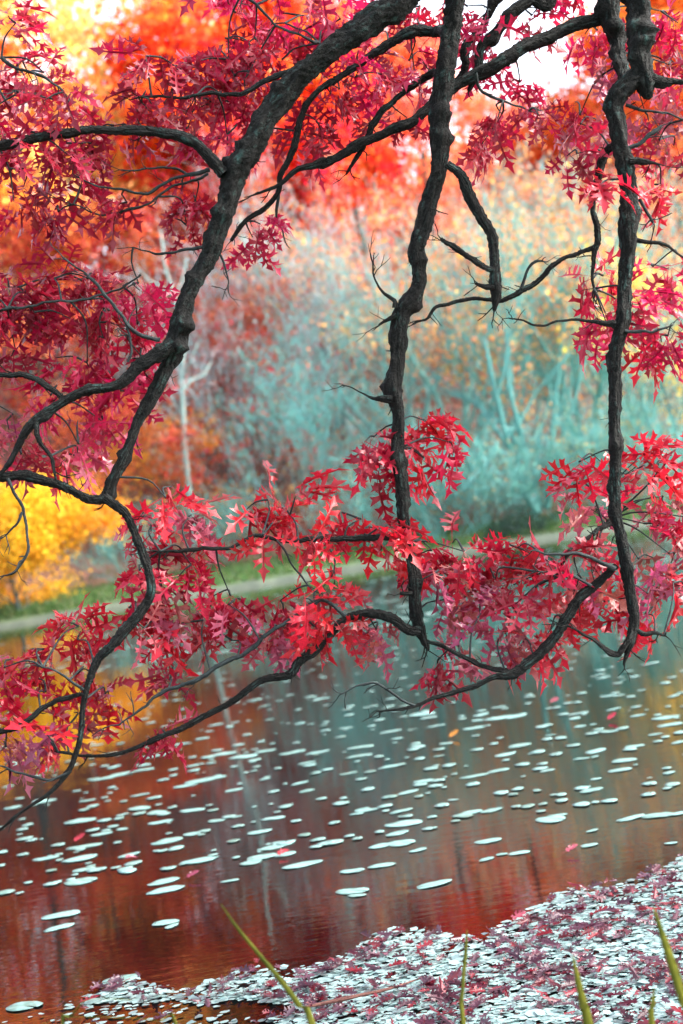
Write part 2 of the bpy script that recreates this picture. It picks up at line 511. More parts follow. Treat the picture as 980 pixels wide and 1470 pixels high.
TALL = [broadleaf(11, 20, 11, 120, 60, 0.36, trunk_r=.26), broadleaf(12, 20, 12, 105, 60, 0.36, trunk_r=.26), broadleaf(13, 20, 10, 110, 60, 0.34, low=0.35, trunk_r=.24), broadleaf(14, 20, 11, 300, 70, 0.36, low=0.2, trunk_r=.26)]
SMALL = [broadleaf(21, 6, 6.5, 150, 55, 0.17, low=0.06, trunk_r=0.1), broadleaf(22, 6, 5.5, 80, 40, 0.17, low=0.12, trunk_r=0.08)]
YELLOWTREE = broadleaf(23, 4.0, 6.6, 420, 60, 0.17, low=0.0, trunk_r=0.1)
THIN = [thicket(31, 12, 10, 26, 3, 2500, 0.21, r=0.17, kids=(3, 5), spread=.42, twigs=3000), thicket(32, 12, 8, 20, 3, 2700, 0.21, r=0.15, kids=(3, 5), spread=.42, twigs=2600),
        thicket(33, 9, 13, 50, 3, 420, 0.17, r=0.04, kids=(4, 5), spread=.55, twigs=3000)]
LOW = [thicket(41, 3.6, 16, 65, 2, 120, 0.12, r=0.02, twigs=900)]


def place(kind, tpl, px, Y, scale, crown_c, bark_c, label, cat='tree', name='autumn_tree', group=None, wide=1.0, rot=None):
    p = pt(px, 760, Y)
    o = empty(name, (p.x, Y, ground_z(p.x, Y)))
    g = random.random() * 6.28 if rot is None else rot
    o.rotation_euler = (0, 0, g)
    o.scale = (scale * wide, scale * wide, scale)
    tag(o, label, cat, group)
    tm, cm = tpl[:2]
    t = link('trunk' if kind == 't' else 'stem', tm, o); t.color = (*bark_c, 1)
    if cm:
        c = link('crown' if kind == 't' else 'foliage', cm, o); c.color = (*crown_c, 1)
    if len(tpl) > 2:
        w = link('twigs', tpl[2], o); w.color = (*[min(1, q * 0.9) for q in bark_c], 1)
    return o


DK = (0.10, 0.15, 0.15); TEAL = (0.20, 0.57, 0.55); SMOKE = (0.42, 0.56, 0.60)  # SMOKE is lightened, with the haze of the hillside put into the colour
GOLD = (1.0, 0.66, 0.20); ORG = (0.98, 0.34, 0.06); RED = (0.70, 0.07, 0.035); PINK = (0.85, 0.22, 0.16); PEACH = (0.95, 0.42, 0.16)
YEL = (0.86, 0.48, 0.035); RUST = (0.55, 0.12, 0.05)
GF = 'tall autumn trees on the far hillside'
for a in [
    ('t', TALL[0], 130, 78, 1.20, GOLD, DK, 'tall golden orange maple filling the upper left of the far hillside'),
    ('t', TALL[1], 285, 86, 1.30, (1.0, 0.72, 0.22), DK, 'tallest yellow orange maple with pale sky showing through its top'),
    ('t', TALL[3], 400, 80, 1.12, (0.96, 0.20, 0.04), DK, 'orange maple behind the arching left oak branch'),
    ('t', TALL[1], 80, 67, 0.66, (0.55, 0.09, 0.04), DK, 'shorter red orange maple low at the left edge above the yellow tree'),
    ('t', TALL[0], 190, 69, 0.62, (0.62, 0.13, 0.05), DK, 'rounded orange maple standing below the golden maples at left'),
    ('t', TALL[2], 310, 72, 0.60, (0.45, 0.09, 0.06), DK, 'orange red maple just left of the grey bare thicket'),
    ('t', TALL[3], 505, 80, 0.96, (0.90, 0.08, 0.04), DK, 'red orange tree rising behind the grey thicket'),
    ('t', TALL[2], 470, 74, 0.72, (0.78, 0.10, 0.06), (0.12, 0.24, 0.24), 'red tree with a dark leaning trunk in the middle of the hillside'),
    ('t', TALL[3], 590, 90, 0.98, (0.95, 0.20, 0.12), DK, 'salmon red tree on the crest behind the middle hanging limb'),
    ('t', TALL[0], 690, 88, 0.80, (1.0, 0.36, 0.18), DK, 'orange red tree on the crest right of the middle hanging limb'),
    ('t', TALL[1], 790, 84, 0.66, (1.0, 0.34, 0.18), DK, 'rosy tree on the left side of the bright gap of sky'),
    ('t', TALL[3], 880, 84, 0.54, (1.0, 0.28, 0.07), DK, 'low peach coloured tree directly below the bright gap of sky'),
    ('t', TALL[1], 965, 84, 0.60, (1.0, 0.34, 0.13), DK, 'orange tree on the crest under the right side of the sky gap'),
    ('t', TALL[3], 1060, 82, 0.90, (1.0, 0.30, 0.09), DK, 'salmon orange tree behind the right hanging limb'),
    ('t', TALL[1], 0, 76, 1.10, ORG, DK, 'orange maple half cut off by the left edge'),
    ('t', TALL[0], 1130, 78, 0.95, ORG, DK, 'orange tree past the right edge of the hillside'),
]:
    place(*a, group=GF)
place('t', YELLOWTREE, 8, 53.0, 0.80, YEL, DK, 'dense bright yellow tree hanging over the water at the left shore', name='yellow_tree', rot=0.4)
place('t', SMALL[1], 232, 63, 0.72, (0.8, 0.36, 0.06), DK, 'small sparse yellow tree beside the white birch trunk', name='yellow_tree')
place('t', SMALL[0], 140, 62, 0.85, RUST, DK, 'small rusty brown tree behind the bright yellow tree', name='rusty_tree')
place('t', SMALL[1], 335, 66, 1.05, (0.6, 0.09, 0.06), DK, 'small dark red tree right of the white birch', name='red_tree')
place('t', SMALL[0], 425, 70, 1.0, (0.55, 0.09, 0.06), DK, 'dark red low tree tangled in the grey thicket', name='red_tree')
place('t', SMALL[1], 1000, 60, 1.25, (0.95, 0.7, 0.15), DK, 'soft yellow small tree at the right edge of the bank', name='yellow_tree')
GT = 'bare grey green thickets on the far bank'
for a in [
    ('s', THIN[2], 375, 66, 1.05, (0.6, 0.12, 0.08), SMOKE, 'smoky grey bare thicket right of the birch'),
    ('s', THIN[2], 455, 61, 0.80, (0.7, 0.16, 0.10), TEAL, 'blue green bare thicket just above the grassy bank'),
    ('s', THIN[1], 520, 73, 0.84, (0.95, 0.36, 0.15), SMOKE, 'pale grey thicket with peach leaves behind the middle limb'),
    ('s', THIN[0], 600, 68, 0.86, (0.95, 0.44, 0.20), (0.32, 0.66, 0.64), 'tall feathery sapling clump with peach leaves left of centre gap'),
    ('s', THIN[1], 690, 66, 0.86, (0.95, 0.38, 0.12), (0.28, 0.66, 0.62), 'slender sapling clump with orange leaves right of the middle limb'),
    ('s', THIN[0], 780, 60, 0.88, (0.95, 0.48, 0.18), TEAL, 'large blue green multi stemmed clump fanning from the shore'),
    ('s', THIN[1], 850, 63, 0.88, (0.95, 0.40, 0.13), TEAL, 'blue green sapling clump left of the right hanging limb'),
    ('s', THIN[0], 945, 66, 0.80, (0.95, 0.38, 0.12), (0.30, 0.64, 0.60), 'sapling clump with orange flecks right of the right hanging limb'),
    ('s', THIN[2], 1010, 61, 0.7, (0.8, 0.5, 0.2), TEAL, 'bare thicket at the right edge of the bank'),
    ('s', THIN[2], 300, 70, 0.9, (0.7, 0.2, 0.08), SMOKE, 'grey bare thicket directly behind the white birch'),
    ('s', THIN[2], 415, 72, 1.25, (0.6, 0.14, 0.1), SMOKE, 'taller smoky thicket standing behind the grey thickets in the middle'),
    ('s', THIN[0], 740, 74, 0.80, (1.0, 0.5, 0.2), (0.36, 0.62, 0.58), 'pale far sapling clump rising above the large blue green clump'),
    ('s', THIN[1], 900, 74, 0.78, (1.0, 0.48, 0.2), (0.36, 0.62, 0.58), 'pale far sapling clump between the right limb and the sky gap'),
    ('s', THIN[2], 880, 58, 0.55, (0.8, 0.55, 0.2), TEAL, 'rounded blue green brush at the shore by the right limb'),
    ('s', THIN[2], 620, 59, 0.55, (0.8, 0.5, 0.2), TEAL, 'rounded blue green brush right of the middle limb near the grass'),
]:
    place(*a, cat='thicket', name='bare_thicket', group=GT)
for px, Y, s, lab in [(560, 57, .95, 'low twiggy shrub above the greenest grass'), (640, 56, 1.0, 'low blue green shrub left of the dark evergreen shrub'),
                      (700, 57, 1.1, 'low arching shrub behind the dark evergreen shrub'), (820, 56, 1.0, 'low twiggy shrub at the foot of the large clump'),
                      (900, 56, 1.0, 'low twiggy shrub behind the right hanging limb'), (980, 56, 1.0, 'low twiggy shrub at the right end of the bank'),
                      (330, 60, .8, 'low twiggy shrub at the left end of the green grass'), (180, 59, .8, 'low twiggy shrub right of the bright yellow tree')]:
    place('s', LOW[0], px, Y, s, (0.6, 0.4, 0.15), (0.20, 0.52, 0.48), lab, cat='shrub', name='low_shrub', group='low shrubs along the far shore')


def birch():
    root = empty('birch_tree', (0, 0, 0))
    tag(root, 'dead white birch with a pale trunk and a few bare forked branches', 'tree')
    Y = 60.5
    mt = bark_material('birch_bark', (0.10, 0.17, 0.16), (0.34, 0.46, 0.44), scale=(2, 9), bump=0.2)
    b = pt(274, 760, Y); zb = ground_z(b.x, Y)

    def path(pts, r):
        P = [pt(x, y, Y + dy) for x, y, dy in pts]
        return P, [q * pxm(Y) * .85 for q in r]
    root.location = (b.x, Y, zb)
    t = Tubes()
    P, rr = path([(277, 785, 0), (274, 740, 0), (270, 700, 0), (264, 640, 0), (262, 590, 0), (259, 540, 0), (263, 500, 0), (258, 460, 0), (247, 420, 0), (236, 380, 0), (230, 330, 0)], [6, 6, 5.5, 5, 5, 5, 4.5, 4, 3, 2.4, 1.4])
    t.add([p - root.location for p in P], rr, 8)
    o = link('trunk', t.mesh('trunk', mt), root)
    for pts, r in [([(262, 560, 0), (275, 545, .3), (293, 538, .6), (303, 520, 1)], [3, 2.4, 1.8, 1]),
                   ([(262, 545, 0), (272, 520, -.3), (285, 490, -.4)], [2.6, 2, 1]),
                   ([(260, 530, 0), (248, 505, .2), (240, 470, .2)], [2.6, 2, 1]),
                   ([(247, 425, 0), (232, 412, .3), (212, 402, .6), (195, 380, .8)], [2.4, 2, 1.6, 1]),
                   ([(250, 430, 0), (262, 400, .3), (268, 370, .4)], [2.2, 1.8, 1]),
                   ([(262, 600, 0), (248, 575, .3), (235, 560, .5)], [2.4, 1.8, 1])]:
        t = Tubes(); P, rr = path(pts, r); t.add([p - root.location for p in P], rr, 6)
        link('branch', t.mesh('branch', mt), root)


birch()


def evergreen_shrub(px, Y, w, h, label):
    p = pt(px, 760, Y); g = np.random.default_rng(int(px))
    o = empty('evergreen_shrub', (p.x, Y, ground_z(p.x, Y)))
    tag(o, label, 'shrub')
    tb = Tubes(); ends = []
    for i in range(9):
        grow(g, tb, Vector((0, 0, 0)), rand_dir(g, 15, 80), h * 0.8, 0.03, 1, 0.5, ends, 0.2, (3, 4), 4)
    link('stem', tb.mesh('stem', M_FARBARK), o).color = (*DK, 1)
    C = g.normal(0, 1, (2600, 3)); C /= np.linalg.norm(C, axis=1)[:, None]; C *= (0.5 + 0.55 * g.random((2600, 1)) ** 0.5)
    C *= 1 + 0.18 * np.sin(C[:, :1] * 9) * np.cos(C[:, 1:2] * 7)
    C = C * np.array([w, w * 0.7, h]) ; C = C[C[:, 2] > 0]
    V, Fq = leaf_quads(C, 0.10, g)
    link('foliage', mesh('foliage', V, Fq, [M_FAR], fattr=g.random(len(C))), o).color = (0.03, 0.07, 0.05, 1)


evergreen_shrub(745, 53.6, 1.25, 0.75, 'dark green rounded evergreen shrub on the far shore under the bare clumps')


def undergrowth():
    g = np.random.default_rng(5)
    Cs, cols = [], []
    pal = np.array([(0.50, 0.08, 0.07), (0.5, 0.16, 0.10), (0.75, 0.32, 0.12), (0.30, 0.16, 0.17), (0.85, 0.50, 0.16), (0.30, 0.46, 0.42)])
    for k in range(1100):
        y = 61 + 45 * g.random() ** 1.3; x = (g.random() * 2 - 1) * (y * 0.30 + 4)
        n = 45; h = 0.4 + g.random() * (1.4 if y < 66 else 2.6)
        c = np.array([x, y, ground_z(x, y) + h * 0.4])
        Cs.append(c + g.normal(0, 1, (n, 3)) * np.array([0.8, 0.6, h * 0.45]))
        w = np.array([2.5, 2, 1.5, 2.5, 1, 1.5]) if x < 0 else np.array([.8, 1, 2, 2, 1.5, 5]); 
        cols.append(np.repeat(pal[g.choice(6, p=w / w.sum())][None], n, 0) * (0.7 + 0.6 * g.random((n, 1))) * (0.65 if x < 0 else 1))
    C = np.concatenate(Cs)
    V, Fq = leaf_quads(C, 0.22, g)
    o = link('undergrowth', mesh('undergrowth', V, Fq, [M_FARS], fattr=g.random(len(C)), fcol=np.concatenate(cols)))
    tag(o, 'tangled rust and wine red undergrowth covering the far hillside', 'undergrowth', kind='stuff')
    # distant wood on the crest
    Cs, cols = [], []
    pal = np.array([(0.98, 0.28, 0.06), (0.9, 0.12, 0.06), (1.0, 0.38, 0.09), (0.95, 0.20, 0.12)])
    for k in range(900):
        x = (g.random() * 2 - 1) * 46; y = 96 + 14 * g.random()
        top = 6.5 + 1.5 * math.sin(x * 0.43 + 2) + 8 / (1 + math.exp((x + 4) * 0.45))
        h = g.random() * top
        n = 50
        Cs.append(np.array([x, y, ground_z(x, y) + h]) + g.normal(0, 1, (n, 3)) * np.array([1.4, 1.2, 0.9]))
        cols.append(np.repeat(pal[g.integers(4)][None], n, 0))
    C = np.concatenate(Cs)
    V, Fq = leaf_quads(C, 0.55, g)
    o = link('distant_wood', mesh('distant_wood', V, Fq, [M_FARS], fattr=g.random(len(C)), fcol=np.concatenate(cols)))
    tag(o, 'blurred orange and pink wood along the crest of the hill', 'wood', kind='stuff')
    # grass tufts on the far bank
    n = 16000
    x = (g.random(n) * 2 - 1) * 22; y = np.array([shore_y(a) for a in x]) + 0.7 + 8 * g.random(n) ** 1.4
    z = np.array([ground_z(a, b) for a, b in zip(x, y)])
    h = 0.10 + 0.16 * g.random(n); a = g.random(n) * 6.28; w = 0.035
    lean = g.normal(0, 0.06, (n, 2))
    P = np.stack([x, y, z], 1)
    V = np.stack([P + np.stack([np.cos(a) * w, np.sin(a) * w, 0 * a - .02], 1), P - np.stack([np.cos(a) * w, np.sin(a) * w, 0 * a + .02], 1), P + np.stack([lean[:, 0], lean[:, 1], h], 1)], 1).reshape(-1, 3)
    pal = np.array([(0.07, 0.17, 0.04), (0.10, 0.20, 0.05), (0.06, 0.14, 0.05), (0.16, 0.18, 0.08)])
    o = link('grass', mesh('grass', V, np.arange(n * 3).reshape(-1, 3), [M_FARS], fattr=g.random(n), fcol=pal[g.integers(0, 4, n)]))
    tag(o, 'short green grass growing along the far bank', 'grass', kind='stuff')


undergrowth()


# ------------------------------------------------------------------ oak leaves
HALF = [(0.00, .010), (0.10, .025), (0.07, .13), (0.02, .21), (0.13, .19), (0.19, .26), (0.21, .12), (0.24, .030),
        (0.33, .035), (0.36, .18), (0.32, .33), (0.43, .27), (0.53, .39), (0.49, .19), (0.44, .040),
        (0.56, .040), (0.63, .17), (0.62, .30), (0.71, .20), (0.82, .29), (0.74, .12), (0.67, .035), (0.76, .035), (0.84, .12), (0.86, .19), (0.89, .09), (1.04, .0)]
MID = [(0.78, 0), (0.52, 0), (0.27, 0), (0.0, 0)]


def leaf_shape(seed, mat, curl=0.25, fold=0.3, twist=0.5, wide=1.0, fill=0.0):
    g = random.Random(seed)
    bm = bmesh.new()
    jit = [(g.uniform(-.02, .02), g.uniform(-.02, .03)) for _ in HALF]
    w = g.uniform(0.68, 0.95) * wide
    mids = [bm.verts.new((x, 0, 0)) for x, _ in MID]
    tip = bm.verts.new((1.04, 0, 0))
    for s in (1, -1):
        vs = []
        for i, (x, y) in enumerate(HALF[:-1]):
            jx, jy = jit[i] if s == 1 else (g.uniform(-.025, .025), g.uniform(-.02, .03))
            if fill and 0 < i: y = y * (1 - fill) + fill * 0.30 * math.sin(math.pi * min(1, max(0, x)) ** 0.8)
            if y < 0.07: jx = jy = 0
            vs.append(bm.verts.new((x + jx, s * (y + jy) * w, 0)))
        loop = vs + [tip] + mids
        f = bm.faces.new(loop if s == -1 else loop[::-1])
        f.normal_update()
    bmesh.ops.triangulate(bm, faces=bm.faces[:], ngon_method='EAR_CLIP')
    # petiole
    a = bm.verts.new((-0.28, .006, 0.02)); b = bm.verts.new((-0.28, -.006, 0.02)); c = bm.verts.new((0.02, .010, 0.004)); d = bm.verts.new((0.02, -.010, 0.004))
    bm.faces.new((a, b, d, c))
    ph = g.uniform(0, 6.28)
    for v in bm.verts:
        x, y = v.co.x, v.co.y
        if x > 0:
            z = fold * abs(y) * g.uniform(.9, 1.1) - curl * x * x + 0.05 * math.sin(x * 9 + ph + y * 7) * (abs(y) * 3)
            yy = y
            t = twist * (x - 0.4) * 0.8
            v.co.y = yy * math.cos(t) - z * math.sin(t); v.co.z = z * math.cos(t) + yy * math.sin(t)
            v.co.x = x * (1 - 0.12 * curl)
    me = bpy.data.meshes.new('leaf')
    bm.to_mesh(me); bm.free()
    me.materials.append(mat)
    me.polygons.foreach_set('use_smooth', np.ones(len(me.polygons), dtype=bool))
    return me


SHAPES = [leaf_shape(100 + i, M_OAK, curl=random.uniform(0.1, 0.75), fold=random.uniform(0.1, 0.8), twist=random.uniform(-1.1, 1.1)) for i in range(14)]


def arrays(me):
    V = np.zeros(len(me.vertices) * 3, dtype=np.float32); me.vertices.foreach_get('co', V); V = V.reshape(-1, 3)
    tris = []
    for p in me.polygons:
        v = list(p.vertices)
        for k in range(1, len(v) - 1): tris.append((v[0], v[k], v[k + 1]))
    return V, np.array(tris)


NS = len(SHAPES)
# fallen leaves are dry and crumpled: curled hard, their lobes folded together
SHAPES += [leaf_shape(300 + i, M_OAK, curl=random.uniform(-0.5, 0.6), fold=random.uniform(0.2, 0.8), twist=random.uniform(-1.0, 1.0), wide=1.0, fill=.35) for i in range(8)]
SARR = [arrays(m_) for m_ in SHAPES]


def leaf_matrix(pos, d, n, L):
    x = d.normalized(); z = (n - x * n.dot(x)).normalized(); y = z.cross(x)
    M = Matrix((x * L, y * L, z * L)).transposed().to_4x4(); M.translation = pos
    return M


def joined_leaves(name, items, mat):
    """items: (shape, matrix, colour)"""
    Vs, Fs, Cs, off = [], [], [], 0
    for s, M, c in items:
        V, T = SARR[s]; A = np.array(M)
        Vs.append(V @ A[:3, :3].T + A[:3, 3]); Fs.append(T + off); off += len(V)
        Cs.append(np.repeat(np.array(c)[None], len(T), 0))
    return mesh(name, np.concatenate(Vs), np.concatenate(Fs), [mat], smooth=True, fcol=np.concatenate(Cs))


# ------------------------------------------------------------------ the overhanging oak
OAK = empty('oak_tree', (3.1, 1.6, 0.3))
tag(OAK, 'red oak whose dark rough limbs hang down over the pond, hung with crimson lobed leaves', 'tree')
OL = OAK.location.copy()
SK = []          # skeleton samples: (point, tangent, radius)


def limb(name, pts, rs, Y=5.0, world=(), wr=(), wname=None, rough=0.22, knots=11, parent=None, sides=None, bend=None):
    """pts in photo pixels with optional depth offset; world: extra real-space points in front of the list"""
    P = [pt(p[0], p[1], Y + (p[2] if len(p) > 2 else 0)) for p in pts]
    rr = [r * pxm(Y) * 0.80 for r in rs]
    if len(rr) < len(P):
        rr = list(np.interp(np.linspace(0, 1, len(P)), np.linspace(0, 1, len(rr)), rr))
    n0 = len(world)
    P = [Vector(w) for w in world] + P; rr = list(wr) + rr
    mr = max(rr)
    step = max(0.005, min(0.012, mr * 0.4))
    Q, RR = catmull(P, rr, step)
    g = np.random.default_rng(len(SK) + 3)
    # slight crookedness so the limb does not run like a hose
    k = len(Q); L = np.arange(k) * step
    for i in range(k):
        w = min(1, i / 8, (k - 1 - i) / 8) if k > 16 else 0
        Q[i] = Q[i] + Vector((math.sin(L[i] * 31 + k), math.sin(L[i] * 23 + 2 * k), math.sin(L[i] * 37 + 3))) * (0.06 * RR[i] * w + 0.0012 + (0.0022 if mr < 0.014 else 0))
        if mr < 0.014: Q[i] = Q[i] + Vector((math.sin(L[i] * 90 + k), 0, math.cos(L[i] * 110 + k))) * 0.0012
    for i in range(0, k, 6):
        if n0 == 0 or Q[i].z < 3.7: SK.append((Q[i].copy(), RR[i]))
    t = Tubes()
    sd_ = sides or (28 if mr > 0.025 else 16 if mr > 0.012 else 8)
    t.add([q - OL for q in Q], RR, sd_, rough=rough, knots=knots, seed=len(SK))
    gs = random.Random(len(SK) * 7 + 1)
    nsp = int(k * step * (11 if mr > 0.012 else 11))
    spots = [(gs.randrange(2, k - 1), gs.uniform(.02, .09)) for _ in range(nsp)] + [(k - 1, gs.uniform(.05, .10)), (max(1, k - 3), gs.uniform(.04, .08)), (max(1, k - 6), gs.uniform(.04, .08))]
    for i, Ls in spots:
        if Q[i].z > 3.7 or k < 5: continue
        tg = (Q[min(i + 1, k - 1)] - Q[max(0, i - 1)]).normalized()
        q = Q[i].copy(); d = (Vector((gs.gauss(0, 1), gs.gauss(0, .6), gs.gauss(0, 1))).normalized() + tg * (0.9 if i < k - 2 else 1.6)).normalized()
        r_ = min(RR[i] * .8, gs.choice((.0012, .0016, .0022)))
        PP = [q.copy()]
        for _ in range(4):
            d = (d + Vector((gs.gauss(0, .28), gs.gauss(0, .2), gs.gauss(0, .28)))).normalized(); q = q + d * Ls / 4; PP.append(q.copy())
        t.add([q_ - OL for q_ in PP], [r_ * 1.5, r_, r_, r_ * .8, r_ * .6], 5)
        if Ls > .045:
            d2 = (d + Vector((gs.gauss(0, .7), gs.gauss(0, .5), gs.gauss(0, .7)))).normalized()
            t.add([PP[2] - OL, PP[2] + d2 * Ls * .25 - OL, PP[2] + d2 * Ls * .5 + Vector((0, 0, .003)) - OL], [r_ * .8, r_ * .7, r_ * .5], 4)
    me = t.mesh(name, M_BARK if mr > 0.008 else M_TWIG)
    o = link(name, me, OAK)
    if parent is not None: o.parent = parent
    return o


# trunk on the near bank and the boughs that carry the hanging limbs (above and right of the picture)
def bough(name, P, rr):
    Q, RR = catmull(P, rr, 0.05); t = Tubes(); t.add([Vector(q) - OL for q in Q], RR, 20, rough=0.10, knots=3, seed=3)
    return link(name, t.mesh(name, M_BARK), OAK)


bough('trunk', [(3.1, 1.6, -0.1), (3.1, 1.6, 0.5), (3.05, 1.7, 2.2), (2.95, 1.9, 4.0), (2.9, 2.1, 6.0)], [0.42, 0.34, 0.28, 0.24, 0.14])
bough('bough', [(2.97, 1.9, 3.7), (2.5, 2.9, 4.5), (1.9, 4.0, 4.75), (1.1, 4.8, 4.6), (0.75, 5.0, 4.5)], [0.17, 0.14, 0.11, 0.09, 0.06])

A = limb('limb', [(620, -60), (580, -2), (530, 32), (470, 76), (425, 116), (390, 160), (357, 213), (336, 258), (322, 300), (311, 340), (295, 374), (278, 410), (262, 450), (250, 490), (242, 522), (222, 562), (200, 602), (182, 645), (165, 685), (150, 718)],
         [20, 20, 20, 20, 20, 20, 21, 20, 18, 16, 16, 15, 15, 15, 13, 11, 10, 9, 9, 9], 4.9, world=[(1.1, 4.8, 4.6), (0.8, 4.85, 4.0)], wr=[0.07, 0.06])
B = limb('limb', [(662, -60), (655, 0), (646, 50), (641, 92), (631, 150), (631, 200), (628, 240), (621, 280), (607, 320), (600, 350), (600, 375), (601, 402), (589, 430), (578, 450), (572, 480), (569, 520), (567, 560), (571, 592), (571, 632), (574, 672), (577, 712), (580, 742), (587, 790), (595, 840), (597, 885), (605, 912), (615, 934)],
         [20, 19, 17, 17, 16, 16, 15, 14, 15, 14, 12, 12, 14, 14, 12, 12, 13, 11, 11, 11, 10, 10, 10, 10, 11, 8, 2], 5.0, world=[(0.95, 4.9, 4.55), (0.85, 4.95, 4.0)], wr=[0.06, 0.05])
C = limb('limb', [(906, -60), (914, 0), (917, 50), (920, 98), (926, 122), (931, 141)], [22, 21, 19, 18, 16, 7], 4.85, world=[(1.7, 4.3, 4.72), (1.55, 4.75, 4.0)], wr=[0.07, 0.055])
C1 = limb('limb', [(918, 108), (903, 118), (887, 134), (882, 162), (889, 200), (898, 240), (901, 280), (903, 320), (899, 370), (897, 420), (892, 465), (884, 510), (882, 570), (882, 622), (883, 672), (884, 740), (896, 790), (902, 840), (911, 888), (904, 920), (895, 955)],
          [15, 15, 15, 14, 15, 16, 14, 15, 13, 12, 13, 11, 10, 10, 10, 9, 10, 10, 9, 7, 2], 4.85)
E2 = limb('limb', [(868, -60, .1), (874, 0), (876, 30), (886, 62), (893, 100, -.1), (900, 122, -.2)], [16, 16, 15, 13, 12, 10], 5.1, world=[(1.4, 4.6, 4.7), (1.3, 4.9, 4.1)], wr=[0.05, 0.045])
# boughs crossing behind
limb('branch', [(876, 12), (860, 26), (840, 33), (810, 42), (780, 56), (750, 71), (720, 87), (700, 101), (680, 109), (655, 122), (615, 156), (590, 175), (555, 190), (520, 205), (490, 223), (450, 237), (425, 245), (400, 265), (368, 279)],
     [13, 12, 11, 11, 12, 12, 12, 11, 10, 9, 9, 9, 8, 7, 7, 6, 5, 4, 2], 5.12, parent=E2)
limb('branch', [(790, -40), (760, 0), (730, 26), (706, 50), (690, 71), (686, 100), (672, 130)], [10, 9, 9, 9, 9, 7, 3], 5.15, world=[(1.0, 5.0, 4.6)], wr=[0.04])
limb('branch', [(735, -30), (710, 8), (690, 38), (672, 62), (668, 95), (650, 120)], [7, 7, 6, 7, 7, 4], 5.25)
limb('branch', [(643, 46, -.2), (625, 45), (590, 47), (560, 61), (525, 86), (490, 108), (465, 125), (442, 146), (431, 170), (426, 200), (414, 228), (402, 252), (400, 275), (378, 300), (352, 318), (332, 345)],
     [9, 9, 8, 8, 7, 6, 5, 5, 5, 6, 5, 5, 5, 5, 4, 3], 5.2, parent=B)
limb('branch', [(633, 100, -.15), (618, 108), (590, 123), (565, 146), (540, 170), (527, 198), (511, 225), (498, 250)], [7, 7, 6, 5, 5, 5, 4, 2], 5.15, parent=B)
limb('branch', [(322, 250), (300, 223), (265, 198), (230, 190), (180, 187), (130, 187), (80, 193), (40, 201), (0, 209), (-50, 222)], [11, 10, 9, 8, 7.5, 7.5, 8, 8, 8, 8], 4.88, parent=A)
limb('branch', [(246, 496), (216, 515), (196, 529), (180, 545), (160, 554), (130, 560), (100, 571), (75, 586), (50, 606), (35, 622), (22, 646), (8, 672), (-14, 700)], [12, 12, 12, 10, 9, 9, 8, 8, 8, 7, 5, 4, 3], 4.85, parent=A)
limb('branch', [(90, 574), (80, 562), (55, 546), (30, 539), (0, 537), (-30, 535)], [6, 6, 6, 5, 4, 4], 4.86)
limb('branch', [(152, 716), (130, 716), (110, 708), (75, 693), (40, 684), (0, 686), (-40, 690)], [9, 9, 8, 8, 8, 7, 7], 4.88, parent=A)
limb('branch', [(150, 714), (168, 727), (182, 742), (200, 780), (212, 820), (217, 852), (196, 885), (166, 920), (141, 945), (126, 980), (120, 1010), (117, 1045), (107, 1085), (98, 1110), (75, 1134), (45, 1156), (20, 1175), (-20, 1205)],
     [8, 8, 7, 7, 7.5, 8, 8.5, 8, 7, 6, 5, 5, 4.5, 4, 3.5, 3, 2.5, 2], 4.85, parent=A)
limb('branch', [(641, 236), (660, 250), (675, 280), (690, 310), (705, 340), (710, 368), (711, 400), (710, 422), (709, 446)], [8, 9, 9, 9, 9, 9, 10, 8, 3], 4.95, parent=B)
limb('branch', [(709, 412), (696, 411), (681, 406)], [6, 5, 2], 4.93)
limb('branch', [(706, 388), (697, 384), (675, 369), (650, 355), (631, 342)], [5, 5, 5, 5, 3.5], 4.93)
limb('branch', [(856, 352), (835, 360), (815, 370), (790, 385), (765, 407), (745, 422), (725, 430), (690, 429), (655, 434), (625, 440), (612, 459), (597, 462)], [4, 4, 4, 5, 5, 5, 4, 3.5, 3.5, 3, 2.5, 1.5], 5.05, parent=C1)
limb('twig', [(748, 420), (752, 400), (762, 379), (785, 377)], [3, 2.4, 2.4, 1], 5.05)
limb('branch', [(892, 195, -.1), (876, 214), (862, 240), (852, 270), (853, 300), (857, 330), (853, 360), (852, 390), (853, 425)], [7, 6, 7, 6, 5, 5.5, 4.5, 3, 1.5], 5.05, parent=C1)
limb('branch', [(930, 112), (950, 117), (968, 117), (985, 119)], [9, 8, 5, 4], 4.85, parent=C)
limb('branch', [(577, 768), (545, 770), (520, 774), (480, 772), (450, 775), (425, 777), (395, 772), (360, 772), (330, 785), (300, 788), (270, 790), (220, 792)], [6, 6, 6, 5, 5, 4, 4, 3.5, 3.5, 3, 2.5, 1.5], 4.98, parent=B)
limb('branch', [(604, 908), (585, 903), (565, 890), (540, 882), (520, 880), (500, 886), (482, 902), (455, 930), (430, 950), (415, 968), (380, 975), (350, 995), (310, 1020), (260, 1045), (215, 1065), (165, 1083), (130, 1085), (80, 1080)],
     [8, 8, 8, 8, 7, 7, 7, 8, 8, 8, 6, 6, 5, 5, 4, 3.5, 2.5, 1.5], 4.98, parent=B)
limb('branch', [(495, 884), (470, 862), (440, 872), (410, 892), (380, 915), (345, 940), (300, 965), (260, 985), (225, 998), (200, 1020), (172, 1040)], [4, 3, 3, 3.5, 4, 4, 4, 3.5, 3, 2.5, 1.5], 4.95)
